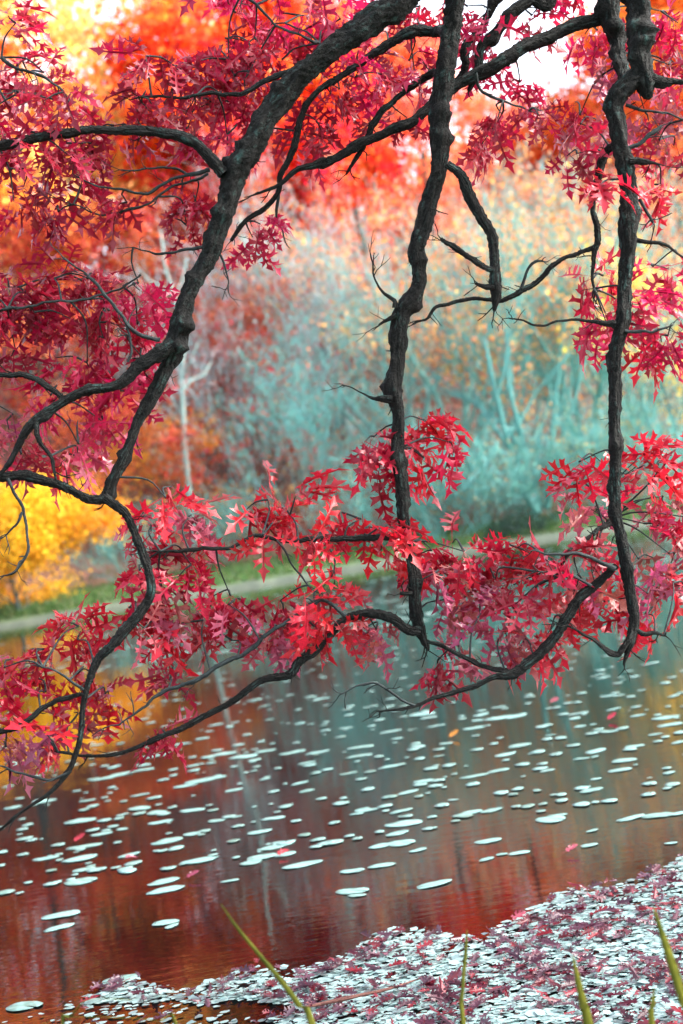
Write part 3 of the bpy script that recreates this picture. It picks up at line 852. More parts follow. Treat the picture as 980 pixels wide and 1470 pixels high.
limb('branch', [(885, 812), (875, 820), (850, 845), (830, 860), (815, 882), (800, 910), (780, 932), (760, 950), (740, 967), (725, 970), (705, 972), (680, 985), (650, 995), (620, 1002), (592, 1015), (540, 1021)],
     [6, 7, 8, 8, 8, 8, 9, 9, 9, 7, 5, 4, 4, 3.5, 3, 1.2], 4.86, parent=C1)
limb('twig', [(596, 1013), (580, 1005), (565, 995), (535, 982), (510, 984), (488, 998)], [2.5, 2, 2, 2, 1.6, 1], 4.86)
limb('branch', [(612, 920), (635, 925), (665, 945), (690, 955), (715, 960), (735, 968)], [3, 3, 4, 4.5, 5, 6], 4.93)
limb('twig', [(912, 905), (925, 909), (940, 906), (956, 913)], [5, 4, 3, 1.5], 4.85)
limb('branch', [(902, 918), (890, 936), (875, 934), (860, 926), (835, 910), (815, 895)], [5, 5, 4, 4, 3, 1.5], 4.83)
limb('twig', [(885, 816), (860, 804), (830, 797), (800, 795), (765, 790)], [4, 3.5, 3, 2.5, 1.2], 4.83)
limb('twig', [(850, 842), (830, 830), (805, 824), (770, 820)], [3, 2.5, 2, 1], 4.83)
limb('branch', [(880, 745, .3), (860, 760, .2), (835, 780, .1), (812, 798, .05), (800, 830, .1)], [5, 4.5, 4, 3.5, 1.5], 4.9)
limb('twig', [(568, 442), (565, 430), (547, 418), (538, 402), (535, 372)], [5, 3.5, 2.5, 1.6, .8], 4.97)
limb('twig', [(568, 452), (555, 457), (543, 466)], [5, 3.5, 1.5], 4.97)
limb('twig', [(562, 573), (548, 571), (530, 568), (490, 553)], [7, 6, 1.4, .8], 4.97)
limb('twig', [(884, 466), (868, 463), (840, 461), (800, 461), (770, 467), (730, 457)], [7, 4, 2.5, 2, 2, 1], 4.83)
limb('twig', [(896, 476), (920, 474), (940, 476), (966, 468)], [3, 3, 2, 1], 4.83)
limb('twig', [(905, 232), (925, 231), (946, 236)], [6, 4, 1.5], 4.82)
limb('twig', [(903, 214), (918, 204), (935, 190), (948, 182)], [4, 4, 4, 2], 4.86)
limb('twig', [(910, 345), (930, 346), (955, 353), (985, 372)], [5, 4, 2.5, 1.5], 4.86)
limb('twig', [(908, 270), (922, 290), (930, 310), (938, 326)], [4, 3, 3, 1.5], 4.86)
limb('twig', [(590, 852), (574, 851)], [5, 3], 4.95)
limb('branch', [(122, 996), (110, 997), (85, 1005), (55, 1022), (20, 1045), (-15, 1054)], [4, 4, 4, 5, 5, 5], 4.85)
limb('twig', [(122, 990), (105, 978), (85, 967), (50, 955)], [2.5, 2.2, 2, 1], 4.83)
limb('twig', [(228, 488), (205, 480), (185, 468), (165, 443), (135, 404), (88, 368)], [4, 4, 3.5, 3, 2.2, 1.2], 4.85)
limb('twig', [(185, 520), (188, 500), (180, 470)], [3, 2.5, 1.5], 4.85)
limb('twig', [(425, 98), (395, 108), (370, 125), (352, 133), (320, 135), (290, 136), (245, 140), (195, 140)], [5, 5, 4.5, 5, 3.5, 3, 2.5, 1.5], 4.95)
limb('twig', [(303, 244), (270, 250), (235, 264), (206, 277), (160, 271), (108, 254)], [4, 3, 2.5, 2.5, 2, 1], 4.92)
limb('twig', [(272, 252), (250, 240), (215, 243), (175, 244)], [2.5, 2, 1.8, 1], 4.95)
limb('twig', [(300, 250), (250, 268), (205, 295), (150, 307), (98, 293)], [2.5, 2, 2, 1.8, 1], 5.0)
limb('twig', [(50, 606), (58, 632), (72, 655), (78, 688)], [5, 4, 3.5, 2], 4.83)
limb('twig', [(12, 688), (18, 705), (34, 735), (40, 765), (38, 792), (20, 822), (-5, 828)], [3, 3, 3, 2.5, 2.5, 2, 1], 4.83)
limb('twig', [(34, 735), (22, 752), (0, 775)], [2.5, 2, 1], 4.83)
limb('twig', [(395, 773), (410, 790), (425, 820), (445, 845)], [2, 2, 1.5, 1], 4.98)
limb('twig', [(470, 782), (480, 800), (475, 830)], [2, 1.6, 1], 4.98)
limb('twig', [(98, 1108), (70, 1118), (30, 1112), (0, 1098)], [3, 2.5, 2, 1.5], 4.85)
limb('twig', [(320, 345), (290, 355), (255, 362), (225, 362), (190, 357)], [4, 3, 2.5, 2, 1], 5.05)
limb('twig', [(310, 350), (325, 385), (327, 420)], [2.5, 1.6, .8], 4.9)
limb('twig', [(400, 270), (395, 310), (407, 330)], [3, 2, 1.2], 5.2)
limb('twig', [(680, 105, -.05), (690, 128), (720, 145), (745, 152), (765, 160)], [3, 2.5, 2, 2, 1], 5.0)
limb('twig', [(900, 150), (935, 160), (970, 168), (990, 176)], [3, 2.2, 1.5, 1], 4.86)
limb('twig', [(0, 83, 0), (20, 95), (60, 110), (90, 130)], [4, 3, 2.5, 1.5], 5.0)
limb('twig', [(100, 150), (95, 140), (60, 140), (20, 130)], [2, 2, 2, 2], 5.0)
limb('twig', [(460, 62, .1), (430, 52), (400, 36), (370, 12), (345, -10)], [3, 2.4, 2, 2, 1.5], 5.1)
limb('twig', [(200, 395), (160, 420), (110, 430), (60, 436), (0, 446)], [1.5, 2, 2, 2.2, 2.5], 4.95)

# ---- leaf sprays: (x, y, rx, ry, density, tone, depth offset)
CR = (0.48, 0.008, 0.042); CRD = (0.42, 0.007, 0.042); MG = (0.58, 0.011, 0.075); RD = (0.60, 0.010, 0.030); PK = (0.52, 0.105, 0.15)  # PK has the pale pink sheen of the leaves put into its colour
SPRAYS = [
    (22, 18, 40, 28, 1, CR, .1), (60, 100, 70, 40, 1, CR, .2), (95, 150, 60, 35, .9, CR, 0), (60, 205, 75, 40, 1.2, CR, -.1), (130, 215, 60, 35, 1, CRD, .1), (15, 265, 30, 45, 1, CR, 0),
    (110, 255, 60, 35, .7, CR, .2), (170, 190, 50, 45, .8, CRD, .1), (230, 100, 60, 40, 1, CRD, .1), (215, 140, 50, 30, .8, CR, .1), (290, 90, 55, 40, 1.1, CRD, .3),
    (300, 150, 60, 35, 1.2, CR, .3), (270, 190, 40, 30, .8, CR, .3), (350, 60, 50, 45, 1.1, CRD, .3), (350, 120, 45, 40, 1.1, CR, .3), (330, 190, 35, 40, 1.1, MG, .3),
    (360, 15, 50, 25, 1, MG, .3), (420, 25, 55, 35, 1.1, MG, .4), (420, 80, 40, 35, .8, CR, .4), (480, 30, 50, 35, 1, MG, .4), (500, 85, 50, 35, 1.1, MG, .3), (470, 140, 45, 40, 1.2, CR, .3),
    (400, 190, 45, 35, .9, CR, .3), (465, 190, 45, 30, 1, CR, .3), (540, 120, 50, 40, 1, MG, .4), (590, 85, 45, 35, 1, MG, .3), (590, 25, 45, 30, 1, CR, .3), (560, 165, 40, 25, .6, CR, .3), (540, 50, 40, 30, .9, MG, .4),
    (690, 25, 45, 30, .8, MG, .3), (700, 80, 50, 25, .5, MG, .4), (790, 14, 60, 24, .9, CR, .3), (840, 50, 30, 20, .5, MG, .3), (650, 10, 30, 25, .7, CR, .4),
    (700, 195, 32, 26, .7, CR, .1), (715, 165, 22, 15, .5, CR, .1), (768, 160, 24, 14, .7, CRD, 0), (740, 112, 25, 14, .4, MG, .2),
    (860, 95, 32, 35, .9, PK, .2), (840, 150, 24, 40, .6, CR, .2), (825, 215, 26, 30, .8, CRD, .2), (850, 185, 30, 24, .6, PK, .3), (890, 40, 25, 40, .8, MG, .35),
    (955, 30, 38, 45, 1, MG, .2), (965, 85, 28, 30, .8, CR, .2), (930, 170, 30, 25, .5, PK, .3), (960, 205, 32, 28, 1, CRD, .1), (865, 262, 24, 16, 1, RD, -.1), (935, 262, 25, 14, .9, RD, -.05), (960, 120, 30, 30, .5, PK, .3),
    (860, 400, 24, 30, .7, CR, .15), (865, 480, 28, 35, 1, MG, .15), (940, 390, 42, 30, 1, MG, .1), (930, 440, 45, 35, .9, MG, .1), (960, 490, 32, 35, .8, MG, .1), (925, 500, 30, 22, .6, RD, .1), (860, 440, 20, 20, .7, CR, .1),
    (365, 330, 20, 22, .7, MG, .2), (290, 285, 26, 24, .4, CR, .3), (180, 290, 20, 14, .7, CR, .05), (255, 320, 24, 18, .35, CR, .2), (80, 300, 24, 20, .4, CRD, .1),
    (40, 400, 50, 35, 1.1, CR, .2), (110, 400, 60, 40, 1.2, CR, .2), (180, 405, 45, 35, 1.1, MG, .1), (60, 455, 60, 40, 1.3, CRD, .2), (140, 465, 60, 40, 1.3, CR, .2), (200, 450, 36, 34, .9, MG, .1),
    (25, 505, 40, 35, 1, CR, .2), (110, 515, 60, 30, 1, MG, .15), (190, 500, 30, 24, .6, MG, .2), (180, 575, 30, 28, .7, MG, .1), (110, 620, 34, 30, 1, MG, .05), (145, 600, 30, 26, .7, MG, .1), (25, 600, 30, 40, .6, PK, .15), (70, 560, 45, 20, .5, MG, .2), (100, 650, 20, 20, .8, RD, 0), (30, 655, 20, 18, .5, CR, .1),
    (540, 640, 32, 30, 1.1, CR, .05), (600, 605, 34, 22, 1.2, RD, .05), (630, 635, 32, 30, 1.3, MG, .05), (595, 650, 40, 20, .6, RD, .1), (550, 668, 22, 20, .7, CR, .05),
    (375, 735, 34, 32, 1.2, RD, 0), (425, 730, 45, 32, 1.5, RD, 0), (450, 770, 50, 28, 1.3, RD, -.05), (500, 745, 34, 20, 1.1, RD, 0), (550, 760, 30, 16, .8, RD, 0), (560, 805, 30, 32, 1.2, RD, .1), (610, 785, 16, 26, .8, CR, .1), (380, 765, 30, 18, .8, RD, .05),
    (240, 705, 45, 18, .9, RD, 0), (275, 730, 30, 30, .8, PK, 0), (205, 760, 35, 30, .8, CR, .05), (190, 810, 34, 30, 1, CR, .05), (250, 780, 45, 35, 1.2, RD, .05), (275, 830, 45, 35, 1.2, CR, .05), (240, 850, 40, 30, 1, PK, .05),
    (310, 870, 50, 35, 1.3, CR, .05), (350, 880, 45, 35, 1.1, PK, .05), (270, 900, 50, 35, 1.2, RD, .05), (215, 900, 30, 30, .9, PK, .05), (330, 920, 45, 25, .9, RD, .05), (240, 965, 36, 26, 1, CR, 0), (180, 880, 24, 20, .6, RD, .1),
    (410, 860, 45, 30, 1.2, CR, .05), (455, 860, 45, 32, 1.3, RD, 0), (450, 900, 48, 28, 1.4, RD, 0), (400, 905, 40, 30, 1, PK, .05), (490, 890, 30, 24, .9, RD, .05), (525, 900, 26, 20, .6, PK, .1),
    (100, 895, 36, 16, .8, RD, .05), (115, 920, 34, 22, 1.1, RD, .05), (60, 935, 50, 28, 1.1, RD, .05), (25, 960, 40, 34, 1.2, CR, .05), (60, 985, 40, 26, .9, RD, .05), (110, 970, 34, 24, .9, RD, .05), (110, 1035, 30, 30, .9, PK, 0), (85, 1055, 34, 24, .7, RD, .05), (15, 1070, 26, 30, .6, PK, .05), (145, 995, 16, 12, .5, RD, 0), (225, 1055, 24, 8, .6, CR, -.05),
    (670, 775, 34, 30, 1, CR, .05), (690, 820, 40, 34, 1.1, CR, .05), (740, 790, 45, 32, 1.4, RD, 0), (790, 790, 40, 30, 1.2, CR, 0), (750, 840, 45, 32, 1.3, CR, 0), (800, 840, 40, 32, 1.2, RD, .05), (775, 890, 32, 32, 1, RD, .05), (740, 880, 36, 28, .9, PK, .05),
    (650, 870, 28, 34, .8, PK, .1), (690, 880, 38, 30, 1, PK, .1), (715, 920, 34, 26, .9, PK, .1), (660, 925, 34, 24, .7, PK, .1), (625, 950, 16, 16, .4, CR, .05), (755, 935, 20, 18, .4, RD, .05), (630, 830, 18, 20, .4, PK, .1),
    (860, 870, 32, 26, 1.1, RD, .05), (845, 830, 30, 24, .9, PK, .1), (850, 790, 26, 24, .6, CR, .15),
    (845, 665, 30, 20, 1, RD, .1), (835, 700, 24, 26, .9, CR, .1), (915, 665, 30, 22, 1, RD, .1), (960, 660, 26, 22, 1, RD, .1), (930, 705, 42, 30, 1.2, CR, .1), (965, 720, 30, 28, 1, PK, .1), (860, 730, 24, 16, .5, PK, .1),
    (940, 760, 40, 34, 1.1, CR, .1), (970, 790, 30, 40, 1.1, PK, .1), (930, 810, 30, 24, .7, PK, .1), (970, 850, 20, 30, .9, RD, .1), (940, 850, 26, 18, .5, PK, .1), (930, 880, 16, 12, .3, RD, .1),
    (-20, 150, 40, 80, .8, CR, .1), (-30, 430, 40, 70, .9, CR, .1), (1010, 100, 36, 80, .7, MG, .2), (1010, 440, 34, 60, .8, MG, .1), (1010, 740, 34, 80, .8, CR, .1), (420, -25, 200, 26, .7, MG, .3), (800, -25, 180, 24, .5, MG, .3), (-25, 980, 34, 60, .7, RD, 0),
]
SKP = np.array([tuple(s[0]) for s in SK])


def sprays():
    g = random.Random(99)
    allleaves = []        # (screen size, twig, shape, matrix, colour)
    for (cx, cy, rx, ry, dens, tone, dz) in SPRAYS:
        Yc = 4.95 + dz + (0.10 if cy > 560 else 0.05)
        c = pt(cx, cy, Yc)
        d2 = ((SKP - np.array(c)) ** 2 * np.array([1, 0.4, 1])).sum(1)
        # a twig leaves the nearest wood that lies above or beside the spray
        d2 = d2 + np.where(SKP[:, 2] < c.z - 0.02, 0.006, 0)
        anchor = SK[int(d2.argmin())][0]
        nodes = max(2, int(dens * math.pi * rx * ry / (1500 if cy < 560 else 2050)))
        P = []
        for _ in range(nodes):
            a = g.random() * 6.28; q = math.sqrt(g.random())
            P.append(pt(cx + rx * 0.70 * q * math.cos(a), cy + ry * 0.62 * q * math.sin(a), Yc + g.uniform(-.16, .16)))
        t = Tubes()
        # grow the twig as a tree: each node joins the nearest point already on it
        have = [anchor]; prev = {0: None}
        order = sorted(P, key=lambda p: (p - anchor).length)
        tops = []
        for p in order:
            j = min(range(len(have)), key=lambda i: (have[i] - p).length + (0.02 if i else 0))
            b = have[j]
            mid = (b + p) / 2 + Vector((g.gauss(0, .15), g.gauss(0, .15), 0.18)) * (p - b).length * 0.6
            Q, RR = catmull([b, mid, p], [0.0042, 0.003, 0.0018], 0.02)
            t.add([q - OL for q in Q], RR, 5, rough=0.05)
            have += [mid, p]
            tops.append((p, (p - b).normalized()))
        tw = link('twig', t.mesh('twig', M_TWIG), OAK)
        for p, out in tops:
            k = g.choice((4, 5, 6, 6))
            fd = (out * 0.5 + Vector((g.gauss(0, .6), g.gauss(0, .35), g.gauss(-0.35, .35)))).normalized()
            fn = Vector((g.gauss(0, .45), g.gauss(-0.55, .45), g.gauss(0.75, .35)))
            fn = (fn - fd * fn.dot(fd)).normalized(); fs = fn.cross(fd)
            for i in range(k):
                an = (i - (k - 1) / 2) / k * 3.3 + g.gauss(0, .2)
                d = (fd * math.cos(an) + fs * math.sin(an) + fn * g.gauss(0, .22) + Vector((0, 0, -.15))).normalized()
                n = fn + Vector((g.gauss(0, .35), g.gauss(0, .35), g.gauss(0, .3)))
                L = g.uniform(0.082, 0.135) if cy < 340 else g.uniform(0.090, 0.152)
                pos = p + d * (0.28 * L) + Vector((g.gauss(0, .008), g.gauss(0, .008), g.gauss(0, .008)))
                v = g.uniform(0.65, 1.3); h = g.uniform(-.3, .3)
                col = (min(.9, tone[0] * v), max(.004, tone[1] * v * (1 + h)), tone[2] * v * (1 - h))
                M = leaf_matrix(pos - OL, d, n, L)
                x, z = M.col[0].xyz.normalized(), M.col[2].xyz.normalized()
                view = (pos - CAM).normalized()
                on = 0 <= cx <= 980 and 0 <= cy
                size = L * L * (0.15 + abs(z.dot(view))) / pos.y * (1 if on else 0.01) * (1.5 if pos.y < 4.98 else 1)
                allleaves.append((size, tw, g.randrange(NS), M, col))
    allleaves.sort(key=lambda a: -a[0])
    for size, tw, s, M, col in allleaves[:300]:
        o = link('leaf', SHAPES[s], tw); o.matrix_local = M; o.color = (*col, 1)
    rest = [(s, M, c) for _, _, s, M, c in allleaves[300:]]
    o = link('foliage', joined_leaves('foliage', rest, M_OAKS), OAK)
    o['kind'] = 'stuff'
    print('oak leaves', len(allleaves))


sprays()

# ------------------------------------------------------------------ lily pads
def pad_material():
    mt, n, l, p = material('lily_pad')
    tc = n.new('ShaderNodeTexCoord'); nz = n.new('ShaderNodeTexNoise'); nz.inputs['Scale'].default_value = 3; nz.inputs['Detail'].default_value = 6
    l.new(tc.outputs['Object'], nz.inputs['Vector'])
    oi = n.new('ShaderNodeObjectInfo'); ad = n.new('ShaderNodeMath'); ad.operation = 'MULTIPLY_ADD'; ad.inputs[1].default_value = 0.22
    l.new(oi.outputs['Random'], ad.inputs[0]); l.new(nz.outputs['Fac'], ad.inputs[2])
    rp = n.new('ShaderNodeValToRGB'); e = rp.color_ramp.elements
    e[0].position = 0.36; e[0].color = (0.07, 0.14, 0.11, 1); e[1].position = 0.62; e[1].color = (0.17, 0.32, 0.30, 1)  # pale mint: the sky's sheen on green pads is put into the colour
    l.new(ad.outputs[0], rp.inputs[0]); l.new(rp.outputs[0], p.inputs['Base Color'])
    p.inputs['Roughness'].default_value = 0.42; p.inputs['Specular IOR Level'].default_value = 0.6
    bp = n.new('ShaderNodeBump'); bp.inputs['Distance'].default_value = 0.01; bp.inputs['Strength'].default_value = 0.4
    l.new(nz.outputs['Fac'], bp.inputs['Height']); l.new(bp.outputs[0], p.inputs['Normal'])
    return mt


M_PAD = pad_material()


def pad_shape(seed, notch=True):
    """unit-diameter pad with a slit, a wavy rim and real thickness"""
    g = random.Random(seed); N = 18
    ph = [g.uniform(0, 6.28) for _ in range(4)]
    ring = []
    for i in range(N + 1):
        a = (0.10 if notch else 0.0) + (6.283 - (0.20 if notch else 0.0)) * i / N
        r = 0.5 * (1 + 0.09 * math.sin(2 * a + ph[0]) + 0.06 * math.sin(3 * a + ph[1]) + g.uniform(-.06, .04))
        z = 0.012 + 0.016 * math.sin(3 * a + ph[2]) + 0.012 * math.sin(5 * a + ph[3])
        ring.append((r * math.cos(a), r * math.sin(a), z))
    inner = [(x * .55, y * .55, z * 0.25 + 0.008) for x, y, z in ring]
    rim = [(x * .97, y * .97, z - 0.02) for x, y, z in ring]
    V = [(0.02, 0, 0.004)] + inner + ring + rim
    k = N + 1; Fc = []
    for i in range(N):
        Fc.append((0, 1 + i, 2 + i))
        Fc.append((1 + i, 1 + k + i, 2 + k + i, 2 + i))
        Fc.append((1 + k + i, 1 + 2 * k + i, 2 + 2 * k + i, 2 + k + i))
    return mesh('lily_pad', V, Fc, [M_PAD], smooth=True)


PADS = [pad_shape(i) for i in range(8)]
# pads one can tell apart: (x, y, width in pixels, label or None)
PADLIST = [
    (34, 1444, 58, 'large round lily pad at the lower left corner beside open red water'), (172, 1406, 62, 'large pale lily pad at the left tip of the floating leaf mat'),
    (622, 1269, 60, 'lone large oval lily pad right of centre above the leaf mat'), (237, 1324, 44, 'oval lily pad with a smaller one just under it on the dark red reflection'), (505, 1279, 54, 'pale oval lily pad on the bright red water left of the lone large pad'),
    (85, 1331, 44, 'jagged pale lily pad low at left'), (88, 1313, 60, None), (246, 1329, 30, None), (545, 1340, 26, 'small lily pad nearest the front edge of the leaf mat'),
    (235, 1265, 50, 'lily pad with a purple fallen leaf on its tip'), (238, 1277, 58, None), (115, 1265, 58, None), (120, 1248, 40, None), (65, 1232, 40, None), (115, 1232, 62, None), (120, 1215, 55, None),
    (285, 1235, 66, None), (300, 1232, 30, None), (185, 1227, 36, None), (115, 1178, 50, None), (145, 1197, 34, None), (65, 1150, 40, None), (125, 1149, 30, None),
    (240, 1207, 52, None), (275, 1197, 34, None), (225, 1166, 40, None), (230, 1180, 40, None), (200, 1160, 48, None), (275, 1163, 42, None), (310, 1178, 30, None), (340, 1172, 20, None), (175, 1190, 22, None),
    (372, 1194, 42, 'oval lily pad crossing the pale reflected birch trunk'), (395, 1215, 60, None), (375, 1230, 55, None), (410, 1226, 40, None), (433, 1241, 62, 'long lily pad right of the leaf strewn cluster in the left centre'), (360, 1238, 40, None), (330, 1264, 30, None),
    (290, 1120, 60, None), (265, 1128, 40, None), (310, 1116, 40, None), (200, 1141, 30, None), (205, 1105, 38, None), (170, 1112, 50, None), (145, 1118, 40, None), (335, 1134, 34, None), (430, 1124, 30, None), (440, 1135, 30, None), (380, 1118, 20, None),
    (525, 1163, 40, None), (520, 1161, 25, None), (512, 1168, 24, None), (585, 1137, 38, None), (575, 1164, 40, None), (580, 1182, 62, None), (570, 1196, 40, None), (575, 1210, 52, None), (545, 1214, 40, None), (600, 1220, 30, None), (548, 1242, 44, None), (505, 1250, 40, None), (512, 1285, 30, None),
    (650, 1148, 20, None), (675, 1166, 42, None), (705, 1163, 38, None), (608, 1121, 34, None), (680, 1114, 46, None), (715, 1106, 36, None), (700, 1207, 40, 'lily pad in the middle of the brown grey reflection right of centre'), (698, 1233, 30, None), (745, 1224, 34, None), (720, 1226, 22, None),
    (790, 1176, 54, 'wide lily pad on the brown reflection left of the long orange water row'), (800, 1170, 30, None), (848, 1134, 40, None), (890, 1105, 38, None), (855, 1118, 20, None), (960, 1109, 26, None), (785, 1106, 26, None), (850, 1192, 24, None), (845, 1213, 32, None), (905, 1174, 46, 'left pad of the long row of pads on the orange reflection'), (945, 1170, 50, None), (975, 1167, 40, None), (840, 1130, 18, None), (963, 1210, 24, None),
    (720, 1030, 60, None), (690, 1026, 30, None), (740, 1028, 40, None), (830, 1024, 34, None), (825, 1031, 26, None), (955, 1030, 44, None), (962, 1040, 40, None), (680, 1045, 36, None), (605, 1025, 46, None), (615, 1030, 30, None), (560, 1050, 40, None), (570, 1060, 24, None), (685, 1034, 24, None),
    (560, 1100, 40, None), (520, 1072, 40, None), (515, 1085, 44, None), (625, 1042, 30, None), (745, 1070, 40, None), (725, 1083, 40, None), (910, 1071, 36, None), (975, 1065, 30, None), (940, 1054, 24, None), (770, 1080, 30, None), (630, 1085, 20, None),
    (855, 1078, 44, None), (640, 1067, 26, None), (790, 1055, 20, None), (880, 1018, 26, None), (875, 1050, 30, None), (915, 1027, 26, None), (500, 1110, 30, None), (455, 1080, 40, None), (420, 1080, 44, None), (350, 1086, 50, None), (320, 1082, 44, None), (380, 1078, 40, None), (440, 1095, 30, None), (220, 1085, 48, None), (205, 1098, 30, None), (290, 1060, 24, None), (260, 1068, 36, None)]


def pad(px, py, w, label, group, z=0.004):
    p = on_water(px, py, z)
    dist = (p - CAM).length
    o = link('lily_pad', random.choice(PADS))
    s = w / F * dist * 0.92
    o.location = p; o.rotation_euler = (random.gauss(0, .010), random.gauss(0, .010), random.choice((0, math.pi)) + random.gauss(0, .35))
    o.scale = (s, s * random.uniform(.48, .75), s * 0.28)
    tag(o, label, 'lily pad', group)
    return o


def hband(px):
    return ('near the left edge' if px < 110 else 'well left of centre' if px < 240 else 'left of centre' if px < 370 else 'just left of centre' if px < 490
            else 'just right of centre' if px < 620 else 'right of centre' if px < 750 else 'well right of centre' if px < 870 else 'near the right edge')


def zone(px, py, w):
    yy = py + (px - 490) * 0.158
    dist = ('far out under the oak sprays' if yy < 930 else 'just beyond the lowest oak twigs' if yy < 990 else 'in the far open water' if yy < 1050 else 'in the open middle water' if yy < 1110
            else 'in the dark near water' if yy < 1170 else 'on the reddish near water' if yy < 1230 else 'among the pads nearest the leaf mat')
    size = 'small' if w < 24 else 'medium sized' if w < 42 else 'large'
    return f'{size} pale lily pad {dist}, {hband(px)}', f'{size} lily pads {dist}, {hband(px)}'


used = []
for x, y, w, lab in PADLIST:
    zl, zg = zone(x, y, w)
    if lab and 'label': pad(x, y, w, lab, 'separate large lily pads')
    else: pad(x, y, w * 0.95, zl, zg)
    used.append((x, y, w))
g = random.Random(4)
count = len(used); tries = 0
farp = []
while count < 235 and tries < 9000:
    tries += 1
    yy = 835 + 330 * g.random() ** 1.15; x = g.uniform(-15, 995); y = yy - (x - 490) * 0.158
    dens = 0.5 + 0.5 * math.sin(x * 0.018 + yy * 0.03) * math.cos(yy * 0.045 - x * 0.011)
    if g.random() > dens + 0.25: continue
    size = (yy - 750) / 540 * 60 * g.uniform(0.4, 1.05)
    if yy < 880: continue
    if any(abs(x - a) < (w + size) * .5 and abs(y - b) < (w + size) * .13 for a, b, w in used): continue
    n_ = g.choice((1, 1, 2, 3))
    for k in range(n_):
        xx = x + k * size * g.uniform(.6, 1.0); y2 = y - k * size * .14 + g.uniform(-3, 3)
        s = size * (1 if k == 0 else g.uniform(.4, .8))
        zl, zg = zone(xx, y2, s)
        pad(xx, y2, s, zl, zg, z=0.004 + 0.004 * k); used.append((xx, y2, s)); count += 1
# the far strips of pads, too many to count, as one mass
PV = []; PF = []; off = 0
pa = [arrays(p) for p in PADS]
for k in range(2100):
    x = g.uniform(-120, 1100)
    yy = 826 + 85 * g.random() ** 1.2 if k < 1200 else 880 + 330 * g.random() ** 1.4
    if k < 1200 and g.random() > 0.35 + 0.65 * (x / 980): continue
    y = yy - (x - 490) * 0.158
    p = on_water(x, y, 0.006); s = g.uniform(.10, .24) if k < 1200 else g.uniform(.03, .11)
    V, T = pa[k % 8]; a = g.random() * 6.28; ca, sa = math.cos(a) * s, math.sin(a) * s
    V2 = np.stack([V[:, 0] * ca - V[:, 1] * sa + p.x, V[:, 0] * sa + V[:, 1] * ca + p.y, V[:, 2] * s * .3 + p.z], 1)
    PV.append(V2); PF.append(T + off); off += len(V)
o = link('lily_pads', mesh('lily_pads', np.concatenate(PV), np.concatenate(PF), [M_PAD], smooth=True))
tag(o, 'strips of tiny pale lily pads crowding the water below the far bank', 'lily pads', kind='stuff')


# ------------------------------------------------------------------ floating mat in front
def mat_edge(px):
    xs = [-120, 60, 130, 190, 280, 340, 420, 500, 560, 640, 700, 760, 820, 900, 980, 1300]
    ys = [1500, 1452, 1428, 1402, 1404, 1398, 1392, 1366, 1344, 1338, 1330, 1302, 1272, 1254, 1238, 1170]
    return float(np.interp(px, xs, ys))


def to_px(p):
    d = Vector(p) - CAM
    z = d.dot(cf)
    return 490 + F * d.dot(cr) / z, 735 - F * d.dot(cu) / z


def in_mat(x, y, g):
    px, py = to_px((x, y, 0))
    d = py - mat_edge(px) - 8 * math.sin(px * .03) + 6 * math.sin(px * .011 + 2)
    if d < g.random() ** 2 * 42: return False
    # the open red tongue of water inside the mat at lower left
    if 1440 + 4 * math.sin(px * .07) < py + (px - 330) * 0.02 < 1500 and 60 < px < 395 and g.random() > 0.10: return False
    if px < 75 and py > 1395 and g.random() > .05: return False
    ex = ((px - 350) / 80) ** 2 + ((py - 1452) / 13) ** 2
    if ex < 1 and g.random() > .06: return False
    h = math.sin(x * 9.1 + y * 14) * math.cos(x * 5.3 - y * 19)
    return h < 0.72 or g.random() < .5


